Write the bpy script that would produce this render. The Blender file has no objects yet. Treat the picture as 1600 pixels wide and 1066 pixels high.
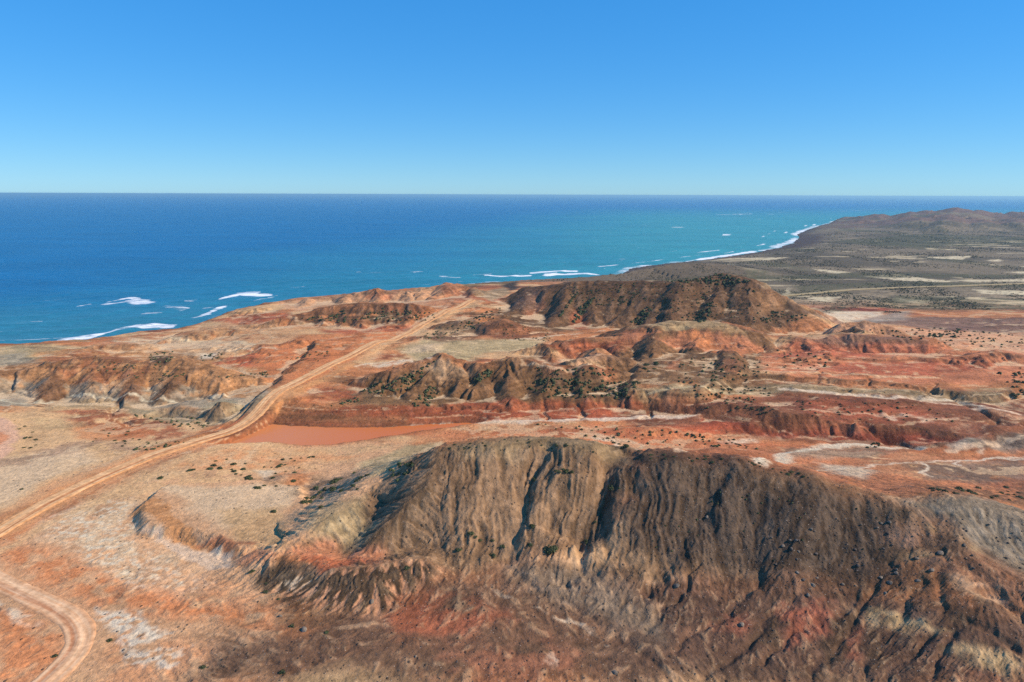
import bpy, math, random
import numpy as np
from mathutils import Vector, Matrix
random.seed(7); rng = np.random.default_rng(11)
sc = bpy.context.scene
C = sc.collection
R = math.radians
F4 = np.float32

# ------------------------------------------------------------------ camera
CAM_Z, PITCH, ROLL, FPX = 90.0, R(12.1), R(0.2), 1067.0
cam = bpy.data.cameras.new('camera'); cam_o = bpy.data.objects.new('camera', cam); C.objects.link(cam_o)
cam.sensor_width = 36.0; cam.lens = 36.0*FPX/1600.0; cam.clip_start = 0.5; cam.clip_end = 250000.0
cam_o.matrix_world = Matrix.Translation((0, 0, CAM_Z)) @ Matrix.Rotation(R(90)-PITCH, 4, 'X') @ Matrix.Rotation(ROLL, 4, 'Z')
sc.camera = cam_o

# ------------------------------------------------------------------ sky, sun, exposure
SUN_EL, SUN_AZ = R(36), R(97)          # azimuth clockwise from +Y (view direction): from the right
world = bpy.data.worlds.new('World'); sc.world = world; world.use_nodes = True
wn = world.node_tree; wn.nodes.clear()
sky = wn.nodes.new('ShaderNodeTexSky'); sky.sky_type = 'NISHITA'; sky.sun_disc = False
sky.sun_elevation = SUN_EL; sky.sun_rotation = SUN_AZ
sky.altitude = 100; sky.air_density = 1.0; sky.dust_density = 0.0; sky.ozone_density = 10.0
bg = wn.nodes.new('ShaderNodeBackground'); bg.inputs['Strength'].default_value = 0.115
out = wn.nodes.new('ShaderNodeOutputWorld')
gam = wn.nodes.new('ShaderNodeGamma'); gam.inputs['Gamma'].default_value = 0.46
hsv = wn.nodes.new('ShaderNodeHueSaturation'); hsv.inputs['Saturation'].default_value = 1.64
tint = wn.nodes.new('ShaderNodeMix'); tint.data_type = 'RGBA'; tint.blend_type = 'MULTIPLY'; tint.inputs[0].default_value = 1.0; tint.inputs[7].default_value = (1.45, 2.3, 2.95, 1)
wn.links.new(sky.outputs[0], gam.inputs['Color']); wn.links.new(gam.outputs[0], hsv.inputs['Color']); wn.links.new(hsv.outputs[0], tint.inputs[6])
wn.links.new(tint.outputs[2], bg.inputs[0]); wn.links.new(bg.outputs[0], out.inputs[0])
sun = bpy.data.lights.new('sun', 'SUN'); sun.energy = 5.0; sun.angle = R(0.5); sun.color = (1.0, 0.87, 0.70)
sun_o = bpy.data.objects.new('sun', sun); C.objects.link(sun_o)
sd_ = Vector((math.sin(SUN_AZ)*math.cos(SUN_EL), math.cos(SUN_AZ)*math.cos(SUN_EL), math.sin(SUN_EL)))
sun_o.rotation_euler = sd_.to_track_quat('Z', 'Y').to_euler()
vs = sc.view_settings; vs.view_transform = 'Standard'; vs.look = 'None'; vs.exposure = 0.22; vs.gamma = 1.0; vs.use_curve_mapping = False
sc.cycles.max_bounces = 5; sc.cycles.volume_bounces = 0; sc.cycles.use_denoising = False

# ------------------------------------------------------------------ small maths helpers
def lin(c):
    c = np.asarray(c, float)/255.0
    return np.where(c <= 0.04045, c/12.92, ((c+0.055)/1.055)**2.4)
def sstep(a, b, x):
    t = np.clip((x-a)/(b-a), 0, 1); return t*t*(3-2*t)
def _hash(ix, iy, seed):
    h = (ix.astype(np.int64)*374761393 + iy.astype(np.int64)*668265263 + seed*974634777) & 0xffffffff
    h = ((h ^ (h >> 13))*1274126177) & 0xffffffff
    h = h ^ (h >> 16)
    return (h & 0xffffff).astype(F4)/F4(0xffffff)
def vnoise(x, y, seed=0):
    ix = np.floor(x); iy = np.floor(y); fx = (x-ix).astype(F4); fy = (y-iy).astype(F4)
    ux = fx*fx*fx*(fx*(fx*6-15)+10); uy = fy*fy*fy*(fy*(fy*6-15)+10)
    def g(dx, dy):
        a = _hash(ix+dx, iy+dy, seed)*F4(6.2832)
        return np.cos(a)*(fx-dx)+np.sin(a)*(fy-dy)
    a = g(0, 0); b = g(1, 0); c = g(0, 1); d = g(1, 1)
    return (a+(b-a)*ux + ((c+(d-c)*ux)-(a+(b-a)*ux))*uy)*F4(1.5)
def fbm(x, y, wl, octv=3, seed=0, gain=0.5):
    s = 0; a = 1.0; t = 0
    for o in range(octv):
        s = s+a*vnoise(x/wl+o*17.3, y/wl-o*9.1, seed+o*31); t += a; a *= gain; wl = wl*0.5
    return s/t

# pixel of the 1600x1066 photograph -> ray; used to survey where things stand in the world
cp, sp = math.cos(PITCH), math.sin(PITCH)
def ray(u, v):
    u = np.asarray(u, float); v = np.asarray(v, float)
    a0 = (u-800)/FPX; b0 = -(v-533)/FPX
    cr, sr = math.cos(ROLL), math.sin(ROLL)
    a = a0*cr-b0*sr; b = a0*sr+b0*cr
    return a, cp+sp*b, -sp+cp*b
def wz(u, v, z):                       # point of the ray at height z
    dx, dy, dz = ray(u, v); t = (z-CAM_Z)/dz
    return dx*t, dy*t
def wd(u, v, D):                       # point of the ray at distance D
    dx, dy, dz = ray(u, v); t = D/dy
    return float(dx*t), D, float(CAM_Z+dz*t)

# ------------------------------------------------------------------ survey grid (finer near, coarser far)
A0 = 25.0; NX = 1000
rows = [55.0]
while rows[-1] < 520: rows.append(rows[-1]*1.0022)
while rows[-1] < 5200: rows.append(rows[-1]*1.0085)
Yr = np.array(rows); NR = len(Yr); S = np.linspace(-0.82, 0.82, NX)
GX = (S[None, :]*(Yr[:, None]+A0)).astype(F4); GY = np.repeat(Yr[:, None], NX, 1).astype(F4)
lnr = np.log(Yr)
def grid_at(G, x, y):                  # bilinear lookup on the survey grid
    x = np.asarray(x, float); y = np.clip(np.asarray(y, float), Yr[0], Yr[-2])
    r = np.clip(np.searchsorted(Yr, y)-1, 0, NR-2); fr = (y-Yr[r])/(Yr[r+1]-Yr[r])
    c = np.clip((x/(y+A0)+0.82)/1.64*(NX-1), 0, NX-1.001); ci = c.astype(int); fc = c-ci
    return (G[r, ci]*(1-fc)+G[r, ci+1]*fc)*(1-fr)+(G[r+1, ci]*(1-fc)+G[r+1, ci+1]*fc)*fr
def grad(G):
    gr = np.gradient(G, axis=0)/np.gradient(Yr)[:, None]
    gx = np.gradient(G, axis=1)/((Yr[:, None]+A0)*(S[1]-S[0]))
    return gx.astype(F4), (gr-gx*S[None, :]).astype(F4)

# ------------------------------------------------------------------ base terrain: spot heights, thin-plate surface
spots = [(0,1066,21),(0,980,20.5),(0,900,20),(0,830,20),(60,795,20),(150,748,20),(230,712,20),(300,692,20),(100,850,20.3),(250,930,20.6),
 (400,1000,21.5),(150,1030,20.8),(330,970,20.8),(300,870,20.2),(200,830,20.2),(550,1066,22.3),(800,1066,22.3),(1000,1066,22),(1200,1066,21.8),(1400,1066,22),(1600,1066,23),
 (560,990,22),(700,960,22.6),(700,905,23.4),(860,862,24),(1000,885,24),(900,950,22.6),(1000,960,22.8),(1200,980,23),(1400,1010,23),(1600,990,25),(640,895,23),
 (870,670,19.5),(600,720,20),(500,680,18.6),(420,705,19.4),(420,770,20.2),(300,770,20.2),(1000,690,19.5),(1200,705,19),(1400,700,19),(1600,700,19),(1500,735,20),(1350,725,19.5),
 (1600,640,19.5),(1300,620,20),(1000,640,20),(800,655,19.2),(440,625,20),(480,600,20),(560,562,20.5),(620,530,21),(680,500,22.5),(735,472,25),
 (360,672,19.5),(0,720,19.5),(0,690,19.3),(60,650,18.5),(200,665,17.8),(300,655,17),(330,668,18.2),(0,545,15),(100,545,15),(200,525,14),(300,510,13.5),(380,515,17),
 (400,545,19.5),(500,525,20.5),(700,540,20.5),(800,540,20),(900,520,20.5),(450,500,20),(420,475,17),(520,465,18),
 (1250,515,19),(1400,505,15.5),(1600,505,15),(1600,560,18),(1500,540,17),(1300,455,12),(1450,450,12),(1600,450,12),(1600,400,10),(1400,400,9.5),(1300,380,8),(1500,370,9),(1150,590,20.2),(1400,600,20)]
extra = [(-150,60,21),(150,60,23),(0,60,22),(-330,330,14),(-250,260,17),(330,200,19),(300,100,26),(-150,100,20),(160,110,27),(400,300,17),
 (0,180,20),(60,180,19.5),(100,170,19.5),(0,480,22),(100,480,15),(-60,520,18),(200,600,11),(100,650,13),(60,600,15),(700,900,10),(1000,1400,9),(2500,2500,10),(1600,2600,10),(900,1500,7),(3000,4800,8),(1500,4500,5),(600,700,11),(450,430,13.5)]
bx, by, bz = [], [], []
for u, v, z in spots:
    x, y = wz(u, v, z); bx.append(float(x)); by.append(float(y)); bz.append(z)
for x, y, z in extra: bx.append(x); by.append(y); bz.append(z)
def rbf_fit(px, py, pz):
    P = np.stack([np.array(px)/(np.array(py)+A0)*2.0, np.log(np.array(py))], 1); n = len(P)
    d2 = ((P[:, None]-P[None])**2).sum(-1); K = 0.5*d2*np.log(d2+1e-9)+np.eye(n)*0.002
    Q = np.concatenate([np.ones((n, 1)), P], 1)
    M = np.block([[K, Q], [Q.T, np.zeros((3, 3))]]); w = np.linalg.solve(M, np.concatenate([pz, np.zeros(3)]))
    return P, w
P_, w_ = rbf_fit(bx, by, bz)
st = 8
ri = np.unique(np.append(np.arange(0, NR, st), NR-1)); ci = np.unique(np.append(np.arange(0, NX, st), NX-1))
qx = np.repeat(S[None, ci]*2.0, len(ri), 0).ravel(); qy = np.repeat(lnr[ri][:, None], len(ci), 1).ravel()
d2 = (qx[:, None]-P_[None, :, 0])**2+(qy[:, None]-P_[None, :, 1])**2
zz = (0.5*d2*np.log(d2+1e-9))@w_[:-3]+w_[-3]+qx*w_[-2]+qy*w_[-1]; zz = zz.reshape(len(ri), len(ci))
zz = np.clip(zz, 2, 34)
tmp = np.array([np.interp(np.arange(NX), ci, zr) for zr in zz])
H = np.array([np.interp(np.arange(NR), ri, tmp[:, k]) for k in range(NX)]).T.astype(F4)
del d2
H += fbm(GX, GY, 60, 3, 5)*1.0*sstep(900, 300, GY) + fbm(GX, GY, 9, 3, 6)*0.22 + fbm(GX, GY, 260, 3, 9)*3.0*sstep(500, 900, GY)

# warped coordinates so that outlines never run ruler-straight
def warp(wl, amp, seed):
    return (GX+fbm(GX, GY, wl, 3, seed)*amp).astype(F4), (GY+fbm(GX, GY, wl, 3, seed+50)*amp).astype(F4)
WX, WY = warp(14, 2.6, 70)
WXs, WYs = warp(4, 0.9, 90)
fard = sstep(180, 420, GY)
WX += fard*fbm(GX, GY, 30, 3, 71)*5; WY += fard*fbm(GX, GY, 30, 3, 72)*5

def seg_dist(x, y, ax, ay, bx_, by_):
    ex, ey = bx_-ax, by_-ay; L = ex*ex+ey*ey+1e-9
    t = np.clip(((x-ax)*ex+(y-ay)*ey)/L, 0, 1)
    return np.hypot(x-(ax+t*ex), y-(ay+t*ey)), t
def window(x0, x1, y0, y1):
    r0 = max(0, int(np.searchsorted(Yr, y0))-1); r1 = min(NR, int(np.searchsorted(Yr, y1))+1)
    if r1-r0 < 2: return None
    ys = (Yr[r0], Yr[r1-1])
    smin = min(x0/(yy+A0) for yy in ys); smax = max(x1/(yy+A0) for yy in ys)
    c0 = max(0, int((smin+0.82)/1.64*(NX-1))-1); c1 = min(NX, int((smax+0.82)/1.64*(NX-1))+2)
    if c1-c0 < 2: return None
    return slice(r0, r1), slice(c0, c1)
def line_field(pts, reach, x=None, y=None, arc=False):
    """distance to a polyline and the interpolated third value, inside its window"""
    x = WX if x is None else x; y = WY if y is None else y
    xs = [p[0] for p in pts]; ys = [p[1] for p in pts]
    w = window(min(xs)-reach, max(xs)+reach, min(ys)-reach, max(ys)+reach)
    if w is None: return None
    X = x[w]; Y = y[w]; D = np.full(X.shape, 1e9, F4); Z = np.zeros(X.shape, F4); SS = np.zeros(X.shape, F4); L = 0.0
    for p, q in zip(pts[:-1], pts[1:]):
        d, t = seg_dist(X, Y, p[0], p[1], q[0], q[1]); m = d < D; l = math.hypot(q[0]-p[0], q[1]-p[1])
        D = np.where(m, d, D); Z = np.where(m, p[2]+(q[2]-p[2])*t, Z)
        if arc:
            ex, ey = (q[0]-p[0])/l, (q[1]-p[1])/l; al = (X-p[0])*ex+(Y-p[1])*ey; pe = (X-p[0])*ey-(Y-p[1])*ex
            fan = np.where(t >= 1, np.arctan2(pe, al-l+1e-6), np.where(t <= 0, np.arctan2(pe, -al+1e-6), 1.5708*np.sign(pe)))
            SS = np.where(m, L+t*l+fan*6.0, SS)
        L += l
    return (w, D.astype(F4), Z.astype(F4), SS.astype(F4)) if arc else (w, D.astype(F4), Z.astype(F4))
def poly_sdf(pts, reach, x=None, y=None):
    """signed distance to a polygon (positive inside), inside its window"""
    x = WX if x is None else x; y = WY if y is None else y
    xs = [p[0] for p in pts]; ys = [p[1] for p in pts]
    w = window(min(xs)-reach, max(xs)+reach, min(ys)-reach, max(ys)+reach)
    if w is None: return None
    X = x[w]; Y = y[w]; D = np.full(X.shape, 1e9, F4); ins = np.zeros(X.shape, bool)
    n = len(pts)
    for i in range(n):
        p, q = pts[i], pts[(i+1) % n]
        d, t = seg_dist(X, Y, p[0], p[1], q[0], q[1]); D = np.minimum(D, d)
        cond = ((p[1] > Y) != (q[1] > Y))
        xx = (q[0]-p[0])*(Y-p[1])/((q[1]-p[1]) if abs(q[1]-p[1]) > 1e-9 else 1e-9)+p[0]
        ins ^= cond & (X < xx)
    return w, np.where(ins, D, -D).astype(F4)
def wpts(pl, z=None):
    o = []
    for p in pl:
        zz_ = p[2] if len(p) > 2 else z
        x, y = wz(p[0], p[1], zz_); o.append((float(x), float(y), zz_))
    return o

# ------------------------------------------------------------------ terraces (flat steps with a scarp)
def mesa(pl, z, dz, edge):
    r = poly_sdf(wpts(pl, z), edge+6)
    w, s = r; H[w] += dz*sstep(-edge, edge*0.4, s)
mesa([(395,652),(470,650),(560,655),(700,640),(850,636),(1000,634),(1090,640),(1150,610),(1150,520),(500,545),(440,600)], 20, 2.6, 4.5)       # bench behind the pond
mesa([(980,640),(1060,648),(1150,656),(1240,672),(1340,676),(1440,680),(1530,694),(1600,672),(1700,660),(1700,560),(1000,575)], 19.5, 2.3, 4.0)  # red terrace
mesa([(1130,602),(1230,608),(1340,614),(1450,622),(1530,632),(1585,626),(1605,600),(1640,560),(1130,560)], 20.5, 1.6, 2.6)               # upper tan terrace
mesa([(215,800),(262,765),(330,762),(400,752),(470,765),(470,850),(440,868),(385,872),(340,852),(290,840),(240,826)], 20.5, 1.9, 2.2)       # small scarp by the plain
mesa([(-80,560),(30,548),(130,556),(160,575),(60,600),(-80,615)], 16, 2.5, 10)
# low swells
def dome(u, v, z, dz, rx, ry):
    x, y = wz(u, v, z); w = window(x-rx*2, x+rx*2, y-ry*2, y+ry*2)
    d = np.hypot((WX[w]-x)/rx, (WY[w]-y)/ry); H[w] += dz*sstep(1.5, 0.0, d)
for a in [(1200,672,19,1.4,16,7),(1135,715,19,1.2,12,5),(1260,718,19.5,1.4,16,4.5),(1400,735,19.5,1.5,14,5),(1500,700,19,2,10,6),(1590,690,19.5,2.5,9,8),(1200,745,20,1.2,10,4),
          (1040,678,19.5,1.5,16,6),(330,655,17.5,2.2,5,6),(355,652,17.5,3.4,3.6,4.5),(1190,660,20,1.6,22,8),(450,748,20.4,1.5,5,4),(1540,655,20.5,1.5,12,8),(300,640,17,1.8,12,6)]:
    dome(*a)

# ------------------------------------------------------------------ hills: crest lines and spurs
HID = np.zeros(H.shape, np.int16); HADD = np.zeros(H.shape, F4); RS = np.zeros(H.shape, F4); RD = np.full(H.shape, 99, F4); NRID = 0
BASE = None
def smax(a, b, k):
    h = np.clip(0.5+0.5*(b-a)/k, 0, 1); return a+(b-a)*h+k*h*(1-h)
def ridge(hid, pl, slope, k=1.2, rnd=1.5, world_pts=None):
    pts = world_pts or wpts(pl); zmax = max(p[2] for p in pts); reach = (zmax-4)/slope+6
    global NRID
    NRID += 1
    r = line_field(pts, min(reach, 45/slope), arc=True)
    if r is None: return
    w, D, Z, SS = r
    val = Z-slope*(np.sqrt(D*D+rnd*rnd)-rnd)*(1-(0.16 if hid == 1 else 0.12)*np.clip(D*slope/25, 0, 1.5))
    new = smax(H[w], val, k); add = new-H[w]
    win = val > H[w]
    RS[w] = np.where(win, SS+NRID*137.0, RS[w]); RD[w] = np.where(win, D, RD[w])
    HID[w] = np.where(val > H[w]-0.2, hid, HID[w]); HADD[w] += add; H[w] = new
# hill 1: the near ridge in front
NEARH = [(600,752,28.5),(640,722,33),(700,696,36.5),(760,688,37.5),(830,685,38),(900,691,38),(960,700,37.6),(1010,706,37.5),(1080,708,37.8),(1160,716,37.5),(1250,738,36.4),(1320,758,35.3),(1400,778,34.2),(1480,776,34.6),(1540,786,34.2),(1640,812,33.2),(1740,840,32.2)]
ridge(1, NEARH, 0.64, 3.6, 5.0)
ridge(1, [(880,733,35.2),(884,790,31),(890,850,25.3)], 0.66, 1.2)
ridge(1, [(690,700,36.5),(655,762,32),(600,835,26.5),(565,878,24)], 0.55, 1.4)
ridge(1, [(760,690,37),(748,760,32),(735,830,26.8)], 0.62, 1.5)
ridge(1, [(1010,707,37),(1045,770,32.5),(1050,835,27.5),(1010,880,24.8)], 0.6, 1.4)
ridge(1, [(1130,714,37.8),(1120,790,32),(1085,860,27.2)], 0.55, 2.0)
ridge(1, [(1265,744,35.8),(1262,820,31),(1230,885,27.2)], 0.46, 2.6)
ridge(1, [(600,752,28.5),(520,800,27),(470,838,25.4),(440,852,24.6),(412,868,22.4)], 0.42, 1.6)
ridge(1, [(444,856,24.2),(520,886,24.6),(600,884,25.4),(660,872,25.6)], 0.44, 1.3)
ridge(1, [(1180,862,27),(1300,878,27.3),(1400,872,28.6),(1500,885,29),(1600,905,29.5),(1700,930,30)], 0.36, 1.6)
ridge(1, [(1480,777,34.4),(1505,850,31.6),(1530,920,29)], 0.32, 2.5)
# hill 2: the tall dark hill in the middle distance
ridge(2, [(790,466,26.5),(830,449,33),(900,441,38),(1000,438,40),(1060,438,41),(1130,428,44),(1180,440,42),(1230,470,32),(1290,495,20)], 0.5, 1.6, 3)
for s_ in ([(900,441,38),(872,488,26),(855,512,21.5)], [(1000,438,40),(988,480,28),(962,506,22)], [(940,440,39),(930,478,28),(925,500,23)], [(1060,440,41),(1052,480,30),(1042,508,23)], [(1130,428,44),(1118,470,33),(1100,505,24)],
           [(1180,440,42),(1192,475,30),(1195,505,22.5)], [(830,449,33),(805,488,24.5),(770,500,23)], [(1150,435,43),(1158,475,32)], [(1230,470,32),(1235,495,24)]):
    ridge(2, s_, 0.56, 1.4, 1.5)
# hill 3: the orange hill with the pale cap
ridge(3, [(960,536,26),(1000,512,31),(1060,503,33),(1120,505,33),(1180,520,29),(1235,542,23)], 0.42, 1.2, 5)
for s_ in ([(1025,512,31.5),(1022,545,27.5),(1000,590,20.5)], [(1100,510,31.5),(1085,560,25),(1092,592,20.5)], [(1150,516,30),(1162,560,24.5),(1172,594,20.5)], [(970,540,26.5),(975,575,22)], [(1190,530,27),(1215,570,22)]):
    ridge(3, s_, 0.6, 1.0, 1.2)
ridge(3, [(790,557,21.5),(850,541,26),(910,531,27.2),(960,529,27)], 0.5, 1.0, 1.5)
ridge(3, [(850,541,26),(862,560,23)], 0.55, 1.0, 1.0); ridge(3, [(930,545,26.5),(945,575,22.5)], 0.6, 1, 1)
# hill 4: round mounds left of the tall hill
ridge(4, [(735,512,22.8),(785,501,27.4),(835,512,23)], 0.45, 1.0, 2)
ridge(4, [(700,508,24),(735,500,25.5),(770,494,25)], 0.35, 1.0, 2)
# hill 5: brown hills behind the pond
ridge(5, [(540,600,22.5),(610,584,26.4),(690,561,30),(730,570,28),(760,575,27.6),(790,561,30.2),(860,579,28),(920,577,28.2),(990,590,23.4)], 0.55, 1.0, 1.2)
ridge(5, [(890,572,26),(938,553,28.4),(978,562,26.2)], 0.5, 1.0, 1.2)
for s_ in ([(690,563,29.3),(660,600,25),(640,628,22.5)], [(705,566,28.8),(715,600,25)], [(790,563,29.5),(800,600,25.2),(795,625,22.6)], [(765,575,27.4),(740,605,24.5)], [(615,588,25.5),(570,612,22.5)], [(905,581,27.4),(905,612,24)], [(860,581,27.4),(850,612,24)], [(640,580,26.6),(610,615,23)]):
    ridge(5, s_, 0.55, 0.9, 1.0)
# hill 6: red banks at right
ridge(6, [(1195,550,23.5),(1240,531,27),(1320,525,27.6),(1400,527,27.6),(1455,533,26.8),(1475,548,23.5)], 0.5, 1.0, 5)
ridge(6, [(1210,572,23),(1300,562,24.4),(1400,562,24.8),(1480,560,25),(1550,552,25),(1600,560,24)], 0.5, 0.9, 2.5)
for s_ in ([(1490,562,25),(1488,595,21.5)], [(1530,560,25),(1545,592,21.6)], [(1400,562,24.8),(1405,590,21.5)], [(1345,520,27.5),(1340,512,27)], [(1320,508,24.5),(1360,503,25.5),(1390,512,23)]):
    ridge(6, s_, 0.55, 0.8, 1.0)
# hill 7: banded hills at the left
ridge(7, [(-80,588,24),(30,580,23.5),(80,570,25.4),(150,558,27),(210,569,25.8),(270,561,27),(330,576,24.6),(400,590,21.5)], 0.5, 1.0, 2.5)
for s_ in ([(90,571,25.2),(82,602,21.5),(60,632,17.8)], [(150,558,27),(150,600,21.6)], [(215,569,25.8),(206,604,21.4),(190,636,17.5)], [(285,564,26.6),(268,601,22),(244,634,17.3)], [(40,584,21.5),(20,612,18.5)], [(350,585,22.4),(345,612,19.5),(350,636,18.2)]):
    ridge(7, s_, 0.5, 0.8, 1.0)
# hills 8 and 9: rows by the coast
ridge(8, [(440,497,23.6),(520,479,28.4),(580,476,29.6),(650,480,28.4),(705,490,24)], 0.5, 1.0, 1.5)
for s_ in ([(520,481,27),(505,505,22.5)], [(580,478,28.4),(570,505,23)], [(640,482,27.4),(635,507,23)], [(550,480,27.6),(540,505,22.6)]): ridge(8, s_, 0.5, 1, 1)
ridge(9, [(430,472,19.5),(520,463,22),(590,452,27.2),(630,457,25),(660,452,25.6),(700,443,28.6),(740,452,26),(776,463,23.5)], 0.36, 1.2, 2)
for s_ in ([(590,451,28),(590,466,23.5)], [(700,442,29.4),(680,466,24)], [(630,455,26),(640,468,23)], [(545,460,24.5),(535,472,21.5)], [(660,450,26.6),(655,466,23.4)], [(735,450,27),(742,466,24.6)], [(480,467,21.6),(470,480,20)]): ridge(9, s_, 0.5, 1, 1)
for s_ in ([(360,492,16.5),(400,482,19.5),(440,478,19)], [(250,532,16.5),(300,520,18.6),(350,516,19),(390,522,18)], [(420,545,21),(470,535,23),(520,533,22.6)], [(110,550,16.5),(160,541,18.5),(220,540,18.2)]): ridge(9, s_, 0.34, 1, 2)
ridge(9, [(330,500,14.5),(380,484,17),(430,474,19)], 0.3, 1.5, 2)
# hill 10: low headland, hills 11: far range
ridge(10, [(800,446,15),(850,442,15),(925,434,14),(965,421,17),(995,412,20),(1060,410,21),(1120,412,19)], 0.16, 1.5, 6)
fr = [(x_, y_, z_-9) for x_, y_, z_ in [wd(u, v, D) for u, v, D in [(1316,343,2350),(1345,338,2400),(1372,333,2450),(1395,336,2450),(1425,331,2450),(1455,328,2450),(1495,324,2450),(1530,328,2450),(1560,333,2450),(1600,330,2450),(1660,327,2450),(1740,330,2450)]]]
ridge(11, None, 0.22, 6, 12, world_pts=fr)
for pl in ([(1495,324,2450),(1480,340,1950),(1470,352,1650)], [(1425,331,2450),(1410,344,2050)], [(1345,338,2400),(1350,347,2150)], [(1560,333,2450),(1560,346,1950)], [(1660,327,2450),(1640,346,1900)], [(1530,328,2450),(1520,342,1950)]):
    ridge(11, None, 0.30, 4, 5, world_pts=[wd(*p) for p in pl])
for u_, v_, D_ in [(1352,336,2350),(1372,332.5,2420),(1400,335,2380),(1426,330.5,2300),(1452,327,2420),(1474,329,2250),(1496,323.5,2420),(1514,327,2300),(1540,330.5,2350),(1566,333,2300),(1590,329.5,2400),(1605,331,2250),(1440,337,2000),(1490,336,1950),(1540,340,1900),(1590,338,1950),(1390,341,2150),(1335,341,2300)]:
    a_ = wd(u_, v_, D_); b_ = wd(u_+random.uniform(-6, 6), v_+random.uniform(5, 9), D_*0.9); ridge(11, None, 0.28, 6, 14, world_pts=[(a_[0], a_[1], a_[2]-5), (b_[0], b_[1], b_[2]-6)])

# low ridges everywhere in the middle distance
mid0 = sstep(190, 215, GY)*sstep(470, 400, GY)
rid = (1-2.4*np.abs(fbm(WX*0.55, WY, 30, 3, 650)))*1.1+(1-2.4*np.abs(fbm(WX*0.6, WY, 13, 3, 660)))*0.45
H += (rid*mid0*(0.55+0.8*sstep(-0.1, 0.3, fbm(GX, GY, 70, 2, 670)))).astype(F4)
# ------------------------------------------------------------------ erosion: gullies that run down the slopes
def erosion_pass(lam, amp, octv, seed, mask):
    gx, gy = grad(H); m = np.hypot(gx, gy)+1e-4
    dirx, diry = -gy/m, gx/m
    tot = np.zeros(H.shape, F4); ax = np.zeros(H.shape, F4); ay = np.zeros(H.shape, F4); a = 1.0
    sel = mask > 0.01
    x = GX[sel]; y = GY[sel]; dx0 = dirx[sel]; dy0 = diry[sel]; t_ = np.zeros(x.shape, F4); ex = np.zeros(x.shape, F4); ey = np.zeros(x.shape, F4)
    L = lam[sel] if isinstance(lam, np.ndarray) else lam
    for o in range(octv):
        px_ = x/L; py_ = y/L; ix = np.floor(px_); iy = np.floor(py_); fx = px_-ix; fy = py_-iy
        dx = dx0+ex*0.5; dy = dy0+ey*0.5
        va = np.zeros(x.shape, F4); vx = np.zeros(x.shape, F4); vy = np.zeros(x.shape, F4); wt = np.zeros(x.shape, F4)
        for i in (-1, 0, 1, 2):
            for j in (-1, 0, 1, 2):
                hx = _hash(ix+i, iy+j, seed+o*7)*0.8; hy = _hash(ix+i, iy+j, seed+o*7+3)*0.8
                qx_ = fx-i-hx+0.4; qy_ = fy-j-hy+0.4
                d = qx_*qx_+qy_*qy_; w = np.exp(-2.2*d); mag = (qx_*dx+qy_*dy)*F4(6.2832)
                va += np.cos(mag)*w; s = -np.sin(mag)*w; vx += s*dx; vy += s*dy; wt += w
        va /= wt; vx /= wt; vy /= wt
        t_ += a*va; ex += a*vx; ey += a*vy; a *= 0.55; L = L*0.5
    full = np.zeros(H.shape, F4); full[sel] = t_*mask[sel]*amp
    return full
gx, gy = grad(H); SL = np.hypot(gx, gy)
slopem = sstep(0.10, 0.42, SL)
nearm = sstep(190, 160, GY)
# near hill: long rills straight down the fall line from the crest, a little branching; farther hills: branching gullies
midm = sstep(165, 200, GY)*sstep(700, 500, GY)
vary = (0.75+0.9*fbm(GX, GY, 40, 2, 131)).clip(0.15, 1.4)
E1 = erosion_pass(3.4, 1.0, 3, 21, slopem*nearm)
E2 = erosion_pass(13.0+0*GX, 1.0, 4, 41, slopem*midm*vary)
E3 = erosion_pass(220.0, 1.0, 3, 61, sstep(0.03, 0.2, SL)*sstep(1200, 1500, GY))
def rills(lam, lng, seed):
    u_ = RS/lam+0.35*fbm(GX, GY, lam*3, 2, seed+5); n_ = vnoise(u_, RD/lng, seed)
    return (1-2.2*np.abs(n_)).astype(F4)                     # narrow crests between wider grooves
hillm = sstep(0.3, 2.0, HADD)*sstep(0.18, 0.42, SL)
tap = sstep(0.5, 3.0, RD)
RL = (rills(2.9, 22, 150)*0.34+rills(1.15, 16, 160)*0.44)*hillm*tap*nearm
RL2 = rills(6.0, 30, 170)*hillm*tap*midm
leftm = sstep(60, 10, GX)*0.75+0.34
H += 0.10*E1*slopem + 0.85*E2*np.where(HID == 2, 0.7, 1.0) + 3.5*E3 + RL*0.46*leftm + RL2*0.45
E4 = erosion_pass(2.4, 1.0, 2, 81, sstep(0.06, 0.2, SL)*nearm)
H += 0.10*E4
E5 = erosion_pass(4.6, 1.0, 4, 101, sstep(0.012, 0.06, SL)*nearm*sstep(135, 118, GY))
H += 0.14*E5*(1-0.6*hillm)
ERO = np.clip(E1*0.5+RL*2.4+0.5*E4, -1.5, 1.5)+np.clip(E2+RL2*0.6, -1.5, 1.5)

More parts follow.
